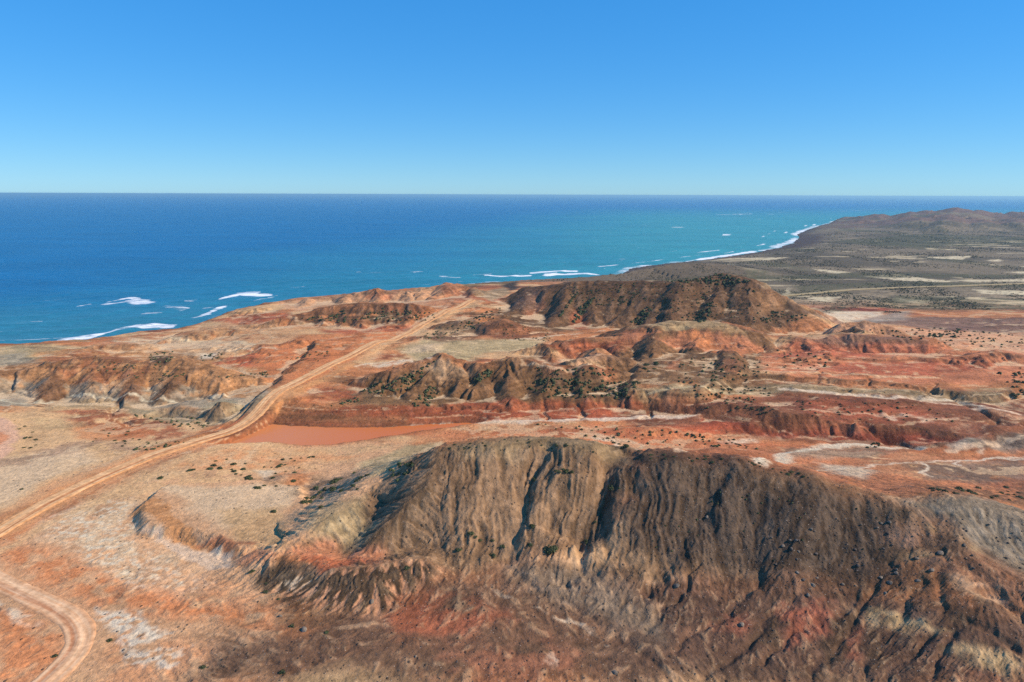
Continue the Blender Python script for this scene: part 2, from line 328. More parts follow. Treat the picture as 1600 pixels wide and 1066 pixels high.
# ------------------------------------------------------------------ carved gullies and washes
n_g = fbm(GX, GY, 7, 2, 140).clip(-0.6, 0.6); n_h = fbm(GX, GY, 11, 2, 141)
CWX, CWY = warp(8, 2.4, 142)
def carve(pl, z, width, depth, xs=None):
    r = line_field([(*wz(p[0], p[1], p[2] if len(p) > 2 else z), 1.0) for p in pl], width*4, CWX, CWY)
    w, D, Z = r; H[w] -= depth*np.exp(-(D/(width*(1+0.7*n_g[w])))**2)*(0.85+0.6*n_h[w])
carve([(838,712,36),(822,745,33.5),(800,795,29.5),(788,840,26)], 31, 4.5, 1.8)
carve([(985,712,36.5),(962,745,33.5),(930,800,29),(905,852,25)], 31, 5.0, 2.8)
carve([(1105,735,35),(1085,790,31),(1055,850,27)], 31, 4.5, 1.0); carve([(1215,750,34.5),(1200,810,31),(1170,870,27.5)], 31, 4.5, 0.9); carve([(1335,790,32.5),(1325,850,30),(1300,905,27)], 31, 4.5, 0.8)
carve([(850,738),(815,790),(790,822)], 31, 1.6, 0.8)
carve([(965,745),(930,800),(905,852),(880,862)], 29, 1.9, 1.5)
carve([(1130,800),(1085,835),(1050,862),(1010,890)], 28, 1.8, 1.0)
for g in ([(1390,905),(1345,940),(1318,970),(1285,1010),(1275,1066)], [(1440,930),(1395,985),(1360,1010),(1350,1066)], [(1470,900),(1455,980),(1400,1020),(1355,1066)], [(1490,990),(1455,1030),(1430,1066)],
          [(1260,920),(1190,960),(1140,1000),(1100,1030)], [(1190,905),(1120,950),(1060,985)], [(1100,890),(1050,930),(1010,960)], [(1330,930),(1240,980),(1180,1010)]):
    carve(g, 25.5, 0.7, 0.55)
carve([(1500,900),(1540,930),(1600,960)], 28, 1.6, 1.2); carve([(1480,985),(1540,1000),(1620,1040)], 25, 0.9, 0.8)
carve([(780,890),(850,930),(920,955),(980,1000),(1040,1050)], 23.3, 0.9, 0.35)
carve([(195,660),(250,648),(300,656),(340,668)], 17, 2.2, 1.6); carve([(185,632),(175,655),(210,665)], 17.5, 1.4, 1.2)
carve([(1100,665),(1210,677),(1300,690),(1420,692),(1560,700)], 18.8, 2.0, 0.7)
carve([(1340,676),(1385,685),(1430,700)], 19, 1.5, 1.5); carve([(1490,630),(1540,655),(1560,668)], 20.5, 1.8, 1.8)
for g in ([(1460,612),(1450,628)], [(1360,606),(1352,618)], [(1280,600),(1274,614)], [(905,635),(910,655)], [(850,632),(852,652)], [(1010,630),(1015,652)]): carve(g, 20.5, 0.6, 0.6)
carve([(640,668),(760,660),(880,657),(1000,653),(1080,650)], 19, 3.0, 0.5)

# pebble-size relief on dark mantle, hummocks on the scrub flats
H += fbm(GX, GY, 1.1, 2, 120)*0.06*nearm
# ------------------------------------------------------------------ coast
coast = [(-330,560),(-200,549),(-60,540),(0,537),(60,538),(120,535),(170,527),(215,519),(265,515),(300,505),(330,496),(370,485),(430,470),(520,462),(640,449),(720,446),(800,441),(850,437),(930,431),(990,417),(1040,412),(1088,407.5),(1130,402),(1180,395),(1215,387.5),(1238,380.5),(1249,371.5),(1245,366.5),(1263,359),(1294,351.5),(1303,346),(1316,338),(1345,334.5),(1420,327)]
CL = np.interp
def coast_pt(u, v):
    L = float(np.interp(u, [-330, 0, 200, 300, 430, 520, 640, 800, 930, 1000], [15, 14.5, 13.5, 13, 16, 17, 17, 14, 12, 0]))   # height of the cliff edge seen there
    x, y = wz(u, v, L); k_ = 1+(L/0.8)/math.hypot(x, y)
    return float(x)*k_, float(y)*k_
NSH = 31
cw = [coast_pt(u, v) for u, v in coast[:NSH]]
cw += [tuple(map(float, wz(1316, 341.5, 0))), (1750, 2900), (3000, 3050), (6000, 3100), (6000, -50), (-600, -50), (-700, cw[0][1])]
_, CS = (lambda r: r)(poly_sdf([(a, b) for a, b in cw], 1e5, WX, WY))
beach = sstep(560, 800, GY)*sstep(2100, 1700, GY)
cliff = np.where(CS > 0, 0.25+CS*(0.8*(1-beach)+0.07*beach), CS*0.12)
H = np.minimum(H, cliff).astype(F4)
H += np.where(CS > 0, 0, -0.3)
cc = poly_sdf([tuple(map(float, wz(u, v, 0))) for u, v in [(780,446),(800,440),(850,437),(850,447)]], 30)

# ------------------------------------------------------------------ roads and the pond: level the ground under them
def smooth_path(pts, step):
    P = np.array(pts, float); d = np.r_[0, np.cumsum(np.hypot(*np.diff(P[:, :2], axis=0).T))]
    n = max(4, int(d[-1]/step)); t = np.linspace(0, d[-1], n)
    Q = np.stack([np.interp(t, d, P[:, k]) for k in range(P.shape[1])], 1)
    k = max(3, int(14/step)) | 1; ker = np.hanning(k+2)[1:-1]; ker /= ker.sum()
    out_ = Q.copy()
    for c in range(Q.shape[1]):
        pad = np.r_[2*Q[0, c]-Q[1:k//2+1, c][::-1], Q[:, c], 2*Q[-1, c]-Q[-k//2:-1, c][::-1]]
        out_[:, c] = np.convolve(pad, ker, 'valid')[:n]
    return out_
def road_path(pl, zg, step=0.8):
    pts = []
    for p in pl:
        x, y = wz(p[0], p[1], p[2] if len(p) > 2 else zg); pts.append((float(x), float(y)))
    P = smooth_path(pts, step)
    z = grid_at(H, P[:, 0], P[:, 1]); k = int(24/step) | 1
    z = np.convolve(np.pad(z, k//2, mode='edge'), np.hanning(k+2)[1:-1]/np.hanning(k+2)[1:-1].sum(), 'valid')[:len(P)]
    return np.c_[P, z]
def level(P, half, shoulder, lift):
    q = P[::4]
    r = line_field([tuple(p) for p in q], half+shoulder+2, GX, GY)
    w, D, Z = r; m = sstep(half+shoulder, half, D); H[w] = H[w]*(1-m)+(Z+lift)*m
main = road_path([(-150,925),(-60,868),(0,829),(60,793),(150,749),(230,715),(300,693),(360,674),(405,652),(440,624,20),(480,601,20),(560,562,20.5),(620,530,21),(680,501,22.5),(715,483,24),(738,471,25)], 20)
level(main, 3.8, 5.0, -0.04)
track = road_path([(-80,868),(0,908),(60,938),(105,962),(128,988),(125,1020),(100,1048),(60,1085),(20,1120)], 20.4, 0.5)
level(track, 2.4, 2.5, -0.02)
far_road = road_path([(1190,468,12),(1225,463,12),(1285,456.5,12),(1337,452.5,12),(1400,449.5,12),(1490,447,12),(1640,441,12)], 12, 3.0)
level(far_road, 5.0, 6, -0.15)
POND_Z = 18.45
pond_px = [(338,696),(346,682),(366,668),(398,661),(450,665),(520,668),(600,668),(660,664),(720,661),(745,662),(715,667),(665,673),(620,680),(570,688),(520,695),(470,696),(425,691),(395,693)]
pw = [tuple(map(float, wz(u, v, POND_Z))) for u, v in pond_px]
w, s = poly_sdf(pw, 14, WXs, WYs)
H[w] = np.where(s > 0, np.minimum(H[w], POND_Z-0.05-0.08*np.clip(s, 0, 6)), np.maximum(np.minimum(H[w], POND_Z+0.05-s*0.42), np.where(s > -8, POND_Z+0.06-s*0.012, -99)))
# the pond lies below the road: keep the road bank
level(main, 3.8, 1.6, -0.04)

# ------------------------------------------------------------------ where a survey pixel meets the finished ground
tt = np.geomspace(58, 5000, 2600)
def at(u, v, n=1):
    dx, dy, dz = ray(u, v); x = dx/dy*tt; z = CAM_Z+dz/dy*tt
    h = grid_at(H, x, tt); k = np.nonzero((z < h) & (np.abs(x) < 0.8*(tt+A0)))[0]
    if len(k) == 0:
        k = [len(tt)-1]
    i = max(1, k[0]); a = (z[i-1]-h[i-1]); b = (z[i]-h[i]); f = a/(a-b+1e-9)
    y = tt[i-1]+(tt[i]-tt[i-1])*min(max(f, 0), 1); xx = float(dx/dy*y)
    return xx, float(y), float(grid_at(H, xx, y))

# ------------------------------------------------------------------ earth colours (the soil itself, with some light and shade painted in)
PAL = dict(tan=(200,155,118), pale=(214,184,152), sand=(212,172,128), orange=(196,118,68), red=(160,82,50), dred=(138,62,44), brown=(122,92,66), dbrown=(92,72,56),
  olive=(164,146,112), grey=(150,140,124), blue=(128,120,114), white=(232,214,192), pink=(212,162,128), purple=(126,98,88), hilltan=(130,101,76), mant=(100,82,64), dark=(74,60,50),
  plain=(124,111,94), plaind=(102,92,78), scrub=(88,88,64), salmon=(188,118,82), rust=(150,86,56), yel=(184,156,116), apron=(116,87,69), apron2=(104,79,66))
PAL = {k: lin(v) for k, v in PAL.items()}
COL = np.zeros(H.shape+(3,), F4); SPK = np.full(H.shape, 0.3, F4)
n_a = fbm(GX, GY, 22, 4, 200); n_b = fbm(GX, GY, 5, 4, 210); n_c = fbm(GX, GY, 1.6, 3, 220)
PX, PY = warp(10, 3.0, 300); PX += fbm(GX, GY, 2.2, 3, 310)*1.0; PY += fbm(GX, GY, 2.2, 3, 320)*1.0
PX += fard*fbm(GX, GY, 26, 3, 311)*5; PY += fard*fbm(GX, GY, 26, 3, 312)*5
COL[:] = lin((178,116,74))
def put(w, m, c, spk=None):
    m = np.clip(m, 0, 1)[..., None]; COL[w] = COL[w]*(1-m)+np.asarray(c, F4)*m
    if spk is not None: SPK[w] = SPK[w]*(1-m[..., 0])+spk*m[..., 0]
def area(c, pl, op=1.0, feather=3.0, patch=0.0, spk=None, ero=0.0, nz=None):
    pts = [at(u, v)[:2] for u, v in pl]
    r = poly_sdf(pts, feather*2, PX, PY)
    if r is None: return
    w, s = r; m = sstep(-feather, feather, s)*op
    if patch: m = m*sstep(-0.25, 0.25, (n_b if nz is None else nz)[w]+0.5-patch)
    if ero: m = m*sstep(-0.5, 0.5, ERO[w]*ero)
    put(w, m, PAL[c] if isinstance(c, str) else lin(c), spk)
def stroke(c, pl, width, op=1.0, patch=0.0, spk=None):
    pts = [(*at(u, v)[:2], 0.0) for u, v in pl]
    r = line_field(pts, width*2.5, PX, PY)
    if r is None: return
    w, D, Z = r; m = sstep(width*1.3, width*0.2, D)*op*(0.72+0.5*n_c[w])
    if patch: m = m*sstep(-0.25, 0.25, n_b[w]+0.5-patch)
    put(w, m, PAL[c] if isinstance(c, str) else lin(c), spk)
ALLW = (slice(0, NR), slice(0, NX))
# broad provinces by world position
n_d = fbm(GX*0.4, GY, 24, 4, 230); n_e = fbm(GX*0.35, GY, 30, 4, 240); n_f = fbm(GX*0.35, GY, 16, 4, 250)
put(ALLW, sstep(0.05, 0.35, n_d)*0.85, PAL['rust']); put(ALLW, sstep(0.10, 0.35, n_e)*0.8, PAL['sand']); put(ALLW, sstep(0.18, 0.4, n_f)*0.7, PAL['brown'], 0.7); put(ALLW, sstep(0.22, 0.4, -n_f)*0.7, PAL['olive'])
put(ALLW, sstep(430, 520, GY)*sstep(0, 60, GX-(GY-430)*0.1), PAL['plain'], 0.9)
put(ALLW, sstep(520, 620, GY)*sstep(0.1, 0.5, fbm(GX, GY, 120, 4, 400)+0.25), PAL['plaind'], 1.0)
put(ALLW, sstep(480, 560, GY)*sstep(0.18, 0.4, fbm(GX, GY*0.35, 90, 4, 410))*0.6, PAL['scrub'], 1.0)
put(ALLW, sstep(1500, 1800, GY)*sstep(0.0, 0.4, fbm(GX, GY, 300, 3, 420)+HADD/60), lin((116,92,84)), 0.8)
# left near plain
area('tan', [(-150,960),(0,740),(300,695),(640,690),(620,750),(560,800),(430,870),(420,1066),(-60,1066)], 1, 3, spk=0.25)
area('pale', [(40,800),(120,785),(215,775),(225,830),(300,880),(330,915),(290,940),(200,925),(120,870),(60,830)], 0.85, 3, 0.45)
area((234,218,196), [(60,795),(200,780),(215,850),(330,915),(200,925),(110,860)], 0.85, 2, 0.66, nz=n_c)
area('orange', [(0,840),(90,862),(180,905),(300,930),(420,960),(440,985),(320,960),(180,960),(90,920),(0,880)], 0.8, 3, 0.35)
area((238,222,204), [(152,950),(205,962),(275,990),(205,1012),(165,990)], 0.95, 1.0, 0.35, nz=n_c)
area('orange', [(-20,955),(50,950),(95,985),(95,1030),(30,1066),(-20,1066)], 0.75, 2, 0.3)
area('white', [(-20,935),(60,965),(75,990),(20,975)], 0.8, 1, 0.5)
area('orange', [(200,870),(330,900),(440,940),(400,1000),(300,960)], 0.35, 3, 0.4)
area('sand', [(90,770),(240,720),(420,690),(560,715),(420,745),(260,760),(140,800)], 0.8, 3, 0.3)
area('pale', [(240,765),(330,762),(400,752),(470,765),(440,800),(350,830),(290,790)], 0.9, 2)
area((186,150,108), [(330,800),(440,790),(440,850),(380,850)], 0.8, 2)
area((188,132,84), [(212,800),(240,775),(300,830),(380,870),(350,872),(270,838)], 0.9, 0.8)
area('rust', [(300,835),(400,850),(430,865),(385,880),(340,862)], 0.7, 0.8, 0.3)
area((224,194,170), [(225,820),(290,850),(350,868),(372,882),(330,890),(270,862)], 0.95, 0.7)
area('orange', [(180,990),(330,1005),(330,1066),(150,1066)], 0.4, 3, 0.5)
area((232,214,196), [(200,1008),(285,1018),(265,1048),(205,1042)], 0.85, 1, 0.5, nz=n_c)
# left of the road
area('sand', [(-60,830),(0,800),(140,735),(260,695),(330,668),(230,640),(60,640),(-80,660)], 0.95, 3, spk=0.3)
area('pale', [(-40,800),(0,790),(90,745),(150,720),(120,695),(40,710),(-40,725)], 0.9, 3)
area((142,112,92), [(-20,715),(60,702),(110,690),(200,680),(230,705),(130,705),(60,722),(-20,735)], 0.75, 2.5, 0.4, 0.8)
area('rust', [(70,640),(180,642),(270,660),(300,680),(240,690),(130,665)], 0.9, 3, 0.3)
area('orange', [(110,668),(200,660),(240,678),(190,690),(130,685)], 0.6, 2)
area((228,180,152), [(-40,650),(10,655),(32,680),(28,700),(0,715),(-40,730)], 1, 1.0); area('orange', [(-40,672),(8,675),(14,690),(0,698),(-40,712)], 0.7, 1.0)
area('yel', [(40,650),(100,655),(110,672),(50,672)], 0.6, 2, 0.4)
# road verges
stroke('orange', [(0,829),(60,793),(150,749),(230,715),(300,693),(360,674),(405,652),(440,624)], 9, 0.85)
stroke((222,180,134), [(-20,872),(60,828),(150,782),(230,746),(300,715),(345,696)], 2.4, 0.8, 0.1); stroke((170,104,64), [(0,846),(60,812),(150,766),(230,731),(300,706)], 0.7, 0.7, 0.15)
stroke((216,170,124), [(-20,810),(60,776),(140,738),(220,704)], 1.6, 0.6, 0.3); stroke((164,98,60), [(30,815),(110,776),(200,736),(280,708)], 0.5, 0.6, 0.1); stroke((226,190,150), [(230,752),(320,728),(420,716),(520,712)], 1.5, 0.7, 0.25)
stroke((206,152,100), [(0,829),(60,793),(150,749),(230,715),(300,693),(360,674),(405,652),(440,624),(480,601),(560,562),(620,530),(680,501),(738,471)], 4.6, 0.85)
stroke('sand', [(560,562),(620,530),(680,501),(738,471)], 8, 0.8)
# banded hills at left
area((176,128,86), [(-80,560),(60,550),(200,545),(330,555),(430,580),(420,610),(330,625),(200,625),(60,615),(-80,625)], 1, 3, spk=0.3)
area('rust', [(60,560),(160,548),(220,560),(240,590),(150,600),(90,590)], 0.7, 3, 0.4)
area('grey', [(-80,590),(20,595),(100,602),(200,602),(300,605),(420,610),(420,632),(300,636),(180,634),(60,636),(-80,640)], 0.9, 1.5, 0.15)
area('yel', [(60,628),(180,622),(190,640),(70,642)], 0.6, 1.5)
area((150,140,116), [(160,632),(300,640),(350,625),(420,620),(390,655),(330,665),(240,655)], 0.8, 2)
area((122,84,56), [(52,628),(60,606),(85,580),(100,600),(95,630),(60,636)], 0.85, 1.2); area((128,86,58), [(180,628),(195,600),(215,576),(225,600),(215,625),(185,636)], 0.8, 1.2)
area((118,84,58), [(228,628),(255,606),(280,574),(300,580),(280,605),(245,632)], 0.85, 1.2)
area('olive', [(-80,545),(30,540),(70,560),(-20,575),(-80,575)], 0.9, 3); area('grey', [(-60,555),(40,552),(60,566),(-60,575)], 0.7, 3)
area('dbrown', [(230,552),(262,550),(262,568),(240,570)], 0.8, 1.5)
# coast strip, left to centre
area((192,148,108), [(80,545),(200,525),(330,505),(430,500),(480,520),(420,545),(330,560),(200,548)], 0.9, 4, 0.25)
area((168,100,66), [(130,535),(240,518),(300,520),(250,540),(160,548)], 0.7, 3, 0.5)
area('pale', [(200,528),(280,524),(390,535),(400,545),(300,545),(220,540)], 0.85, 3, 0.2)
area('olive', [(0,542),(90,536),(150,540),(80,550),(0,552)], 0.8, 3); area('sand', [(290,512),(330,500),(370,486),(430,474),(520,466),(500,475),(400,490),(340,510)], 0.9, 3)
area('red', [(330,500),(370,490),(450,488),(460,500),(380,508)], 0.85, 3, 0.2)
area((190,92,58), [(330,568),(400,545),(480,545),(500,560),(420,575)], 0.8, 3, 0.35); area('white', [(310,552),(345,550),(340,560),(315,562)], 0.9, 2, 0.3)
area((196,120,72), [(400,540),(560,520),(640,515),(560,560),(470,600),(420,600),(400,570)], 0.9, 4, 0.2)
area('red', [(490,516),(560,508),(660,508),(640,518),(540,522)], 0.9, 3)
area('dbrown', [(455,500),(520,482),(600,478),(680,488),(690,505),(600,507),(520,508)], 0.8, 3, 0.25, 0.9)
area((196,150,116), [(430,472),(520,463),(590,452),(640,455),(700,443),(740,452),(720,470),(640,475),(540,474),(460,486)], 0.9, 3)
area('salmon', [(560,462),(590,452),(625,458),(600,470)], 0.8, 3); area('rust', [(690,448),(700,443),(775,462),(730,474),(690,470)], 0.75, 3); area('orange', [(680,460),(720,472),(690,495),(640,500)], 0.5, 3)
area((150,128,100), [(735,455),(790,448),(800,458),(770,470)], 0.9, 3)
# flats beside the road in the centre
area('olive', [(620,545),(660,530),(760,530),(860,528),(840,538),(760,552),(680,556)], 0.95, 4); area('pale', [(640,540),(690,535),(690,550),(640,552)], 0.7, 4)
area('sand', [(560,566),(640,556),(640,566),(580,572)], 0.7, 2, 0.4); area('white', [(575,572),(640,560),(630,570),(590,575)], 0.8, 1.5, 0.3)
# tall dark hill
area((112,84,60), [(770,500),(790,466),(830,447),(900,440),(1000,436),(1060,436),(1130,426),(1185,438),(1235,470),(1295,495),(1230,512),(1100,512),(950,512),(850,516)], 1, 4, spk=1.0)
area((92,70,50), [(880,450),(1000,436),(1060,436),(1130,426),(1170,440),(1130,470),(1000,470),(900,470)], 0.75, 5, 0.3, 1.0)
area('salmon', [(818,490),(838,455),(852,462),(840,490),(830,500)], 0.6, 2.5); area('purple', [(790,480),(830,450),(850,452),(820,490)], 0.7, 3)
area('red', [(885,510),(905,485),(925,505),(920,515)], 0.85, 2.5); area('dbrown', [(1170,505),(1230,480),(1290,497),(1220,512)], 0.7, 3)
area((176,130,90), [(1180,442),(1230,470),(1225,490),(1195,490)], 0.6, 4)
area((140,88,60), [(740,512),(785,500),(835,512),(830,530),(770,530)], 0.9, 2); area((120,96,78), [(640,530),(720,500),(760,505),(745,530),(690,534)], 0.8, 3, 0.2)
# orange hill
area((132,98,68), [(930,560),(1000,510),(1060,503),(1120,505),(1190,520),(1240,545),(1230,595),(1090,600),(980,600)], 1, 3, spk=0.5)
area('salmon', [(960,530),(1000,512),(1030,520),(960,545),(940,542)], 0.9, 2); area('salmon', [(1020,528),(1080,518),(1160,524),(1200,545),(1140,552),(1060,545)], 0.95, 2.5); area((206,128,78), [(1070,520),(1100,518),(1130,545),(1090,540)], 0.9, 2)
area('yel', [(1020,508),(1070,500),(1130,505),(1170,520),(1100,516),(1040,518)], 0.95, 2); area('red', [(845,545),(910,530),(970,530),(970,545),(900,560)], 0.9, 2.5); area('pink', [(870,552),(900,560),(960,560),(900,568)], 0.6, 1.5)
area((126,84,62), [(790,560),(850,542),(868,560),(850,572)], 0.8, 2, 0.2); area('salmon', [(1040,565),(1060,560),(1060,578),(1042,575)], 0.7, 2); area('salmon', [(1120,572),(1150,560),(1165,580),(1120,582)], 0.7, 2)
area('dbrown', [(1070,555),(1140,545),(1200,560),(1190,590),(1090,592)], 0.5, 2, 0.4, 0.8)
# red banks right
area('salmon', [(1190,555),(1240,528),(1320,522),(1460,530),(1560,545),(1620,540),(1620,600),(1450,600),(1250,590),(1190,580)], 1, 3)
area((176,92,66), [(1200,560),(1240,536),(1330,535),(1460,540),(1460,556),(1300,556)], 0.8, 2, 0.2); area('purple', [(1240,530),(1330,522),(1420,526),(1440,534),(1300,536)], 0.8, 3); area((152,72,50), [(1250,572),(1330,566),(1450,566),(1540,555),(1560,572),(1480,590),(1380,590)], 0.7, 2, 0.25)
area('pink', [(1280,520),(1400,512),(1620,520),(1620,550),(1500,545),(1380,524)], 0.8, 4, 0.2, 0.8); area('salmon', [(1450,580),(1560,580),(1560,600),(1470,598)], 0.6, 2)
area('purple', [(1330,500),(1450,495),(1620,498),(1620,518),(1450,515)], 0.9, 5, spk=0.5); area((150,140,132), [(1260,488),(1420,486),(1420,500),(1300,502)], 0.8, 4); area('white', [(1280,484),(1380,488),(1380,494),(1290,492)], 0.9, 4, 0.2); area('dred', [(1270,478),(1390,482),(1400,487),(1290,486)], 0.85, 4)
# brown hills behind the pond
area((126,94,64), [(540,600),(610,584),(690,560),(760,574),(790,560),(860,578),(930,578),(1000,595),(1000,625),(850,630),(700,632),(600,635),(520,630)], 1, 3, spk=0.6)
area('mant', [(640,590),(690,565),(690,600),(640,625)], 0.5, 3, 0.4, 0.8); area('mant', [(860,585),(930,580),(990,600),(950,620),(870,618)], 0.6, 3, 0.3, 0.9); area('red', [(480,605),(560,600),(560,625),(480,630)], 0.7, 3, 0.3)
area('pale', [(640,568),(700,562),(735,580),(690,590)], 0.35, 2)
area((160,82,52), [(430,645),(520,640),(640,632),(760,628),(900,628),(1000,628),(1000,656),(850,658),(700,664),(560,672),(440,668)], 0.95, 1.5); area((150,104,70), [(400,650),(430,640),(640,655),(640,668),(430,666)], 0.8, 1.5)
# red terraces
area((136,84,60), [(960,640),(1100,620),(1250,612),(1500,632),(1620,625),(1620,700),(1400,700),(1200,690),(1000,665)], 1, 3, spk=0.4)
area('dred', [(1100,656),(1200,668),(1300,672),(1440,678),(1530,695),(1450,694),(1300,688),(1180,680),(1100,670)], 0.9, 1.5); area((168,86,56), [(1240,625),(1400,632),(1490,650),(1400,668),(1260,660)], 0.6, 4, 0.3)
area((138,118,90), [(1100,592),(1230,600),(1400,608),(1590,615),(1570,632),(1440,626),(1230,612),(1100,606)], 0.95, 2, spk=0.4); area((150,96,66), [(1150,590),(1300,592),(1500,605),(1580,615),(1400,606),(1220,600)], 0.6, 2, 0.3)
area('olive', [(980,605),(1060,600),(1110,605),(1100,620),(1000,622)], 0.8, 2, 0.2); stroke('white', [(1220,609),(1300,613),(1400,620),(1500,630),(1540,636)], 1.4, 0.9, 0.1); stroke('sand', [(1150,580),(1300,585),(1460,590)], 2, 0.6, 0.3)
area('white', [(1380,645),(1440,650),(1480,648),(1440,660),(1390,655)], 0.6, 1.5, 0.55); stroke('pink', [(1545,640),(1570,650),(1620,656)], 2, 0.8)
area((176,88,54), [(1020,668),(1120,660),(1200,672),(1120,680),(1040,682)], 0.8, 3)
area((186,116,76), [(640,680),(760,670),(900,668),(1050,675),(1200,690),(1400,698),(1400,720),(1200,715),(1050,705),(900,690),(700,688)], 0.9, 4, 0.15); area('red', [(700,676),(860,664),(1000,664),(1000,682),(850,680)], 0.6, 3, 0.3)
stroke((176,92,56), [(1000,688),(1150,694),(1300,702),(1450,704),(1600,690)], 1.6, 0.6)
area((166,104,72), [(1000,690),(1300,700),(1500,710),(1620,690),(1620,770),(1480,770),(1300,755),(1150,715)], 0.7, 4, 0.2)
stroke((228,206,188), [(640,669),(700,664),(760,660),(880,657.5),(960,655)], 2.0, 1.0); stroke((224,190,170), [(960,655),(1010,652),(1080,650)], 1.4, 0.9)
stroke((222,204,180), [(1190,718),(1230,708),(1270,698),(1320,694),(1380,700)], 2.0, 1.0, 0.25); stroke('white', [(930,684),(965,692),(990,702)], 1.6, 0.9, 0.15); stroke('white', [(1130,690),(1180,690)], 2.4, 0.7, 0.3)
area((198,178,156), [(1280,722),(1330,728),(1370,735),(1350,750),(1300,740)], 0.8, 2); stroke('white', [(1490,695),(1520,690),(1530,702)], 2, 0.9)
area((138,126,110), [(1220,702),(1340,697),(1400,704),(1360,716),(1240,716)], 0.7, 2); area((108,100,92), [(1420,724),(1600,715),(1620,750),(1450,748)], 0.7, 3, 0.2); area((112,106,98), [(1480,692),(1560,685),(1620,676),(1620,700),(1540,704)], 0.8, 2)
stroke('white', [(1500,722),(1520,718),(1600,715)], 0.5, 0.8); stroke('white', [(1440,724),(1455,730),(1440,740)], 0.6, 0.8); area('dbrown', [(1400,760),(1620,752),(1620,790),(1500,775)], 0.7, 3, 0.35, 0.9)
# between road, pond and near hill
area('orange', [(250,735),(360,700),(480,700),(560,712),(460,730),(340,735)], 0.55, 3, 0.45); area('yel', [(380,705),(520,700),(640,690),(620,700),(480,715)], 0.5, 3, 0.3); area('olive', [(560,725),(640,695),(690,692),(640,722),(580,745)], 0.85, 2); area('mant', [(400,745),(480,735),(570,735),(560,760),(470,785),(430,770)], 0.65, 3, 0.4, 0.8)
area('white', [(395,738),(440,738),(420,748)], 0.7, 1.5, 0.3); area('orange', [(440,735),(480,730),(500,740),(450,760)], 0.5, 2, 0.4)
# near hill
area('hilltan', [(600,750),(640,722),(700,694),(830,683),(1000,700),(985,760),(930,850),(860,870),(700,895),(560,890),(480,850),(520,800)], 1, 2.5, spk=0.45)
area('olive', [(470,800),(560,780),(590,820),(560,850),(480,840)], 0.6, 2); area('mant', [(560,790),(640,750),(680,780),(640,850),(560,870)], 0.55, 3, 0.4, 0.7)
area((138,116,88), [(700,696),(830,684),(1000,700),(980,720),(830,706),(720,716)], 0.8, 2, spk=0.8)
area((90,71,57), [(990,702),(1080,706),(1160,714),(1250,736),(1400,776),(1440,800),(1440,900),(1300,930),(1100,920),(960,880),(930,850),(960,780)], 1, 7, spk=0.8)
area((80,64,53), [(1050,760),(1250,770),(1400,830),(1400,900),(1250,900),(1100,850)], 0.8, 4, 0.3, 0.9)
area('dbrown', [(905,850),(930,790),(975,735),(1000,740),(960,800),(935,855)], 0.7, 1.5)  # right gully's left-facing shadow side, darkened in the colour
area((126,112,98), [(1390,775),(1480,772),(1620,800),(1740,840),(1740,930),(1600,900),(1520,850),(1440,810)], 1, 3, spk=0.4)
area((132,96,76), [(1430,800),(1520,850),(1620,900),(1620,960),(1480,900),(1380,840)], 0.85, 3, 0.15, 0.5); area('dark', [(1440,820),(1490,830),(1500,880),(1440,890)], 0.6, 2.5, 0.3, 0.9)
area((196,160,130), [(1490,900),(1540,920),(1640,985),(1640,1000),(1560,960),(1500,925)], 0.8, 1.2, 0.35)
# aprons at the foot
area('apron', [(300,1066),(330,1000),(470,980),(620,930),(700,900),(860,868),(960,885),(1050,930),(1000,1066)], 0.95, 4, spk=0.7)
area('apron2', [(960,890),(1100,910),(1300,920),(1500,940),(1740,980),(1740,1066),(950,1066),(990,960)], 0.95, 4, spk=0.6)
area((160,90,62), [(600,965),(640,935),(760,940),(800,965),(720,1000),(640,990)], 0.8, 2.5, 0.35); area((148,92,68), [(680,1020),(860,1000),(960,1040),(860,1066),(640,1066)], 0.6, 3, 0.35)
area((124,108,94), [(780,888),(900,880),(990,920),(1040,960),(1030,1000),(960,985),(880,945)], 0.8, 3, 0.1)
stroke('white', [(745,895),(800,925),(860,960),(920,985),(960,1010)], 0.4, 0.5, 0.5); stroke('white', [(860,1020),(866,1050),(870,1066)], 0.5, 0.4, 0.5)
area((160,92,70), [(1230,950),(1290,940),(1300,990),(1230,1010)], 0.8, 1.5); area((158,92,70), [(1320,985),(1350,975),(1340,1030),(1310,1020)], 0.8, 1.5); area((156,94,72), [(1120,960),(1160,960),(1150,985),(1110,985)], 0.8, 1.5)
area('yel', [(1340,955),(1440,970),(1480,985),(1430,990),(1350,972)], 0.7, 1.0, 0.25); area('yel', [(1500,1005),(1640,1040),(1640,1066),(1560,1050),(1480,1025)], 0.75, 1.5, 0.2)
area('dbrown', [(1300,960),(1330,955),(1330,1010),(1290,1060),(1280,1020)], 0.8, 0.8); area('dbrown', [(1370,985),(1390,980),(1370,1040),(1345,1045)], 0.7, 0.8); area('dbrown', [(1170,985),(1220,965),(1210,1005),(1160,1005)], 0.75, 1.0)
area((92,70,54), [(1380,885),(1500,900),(1560,950),(1500,985),(1420,950)], 0.6, 2, 0.35, 0.8)
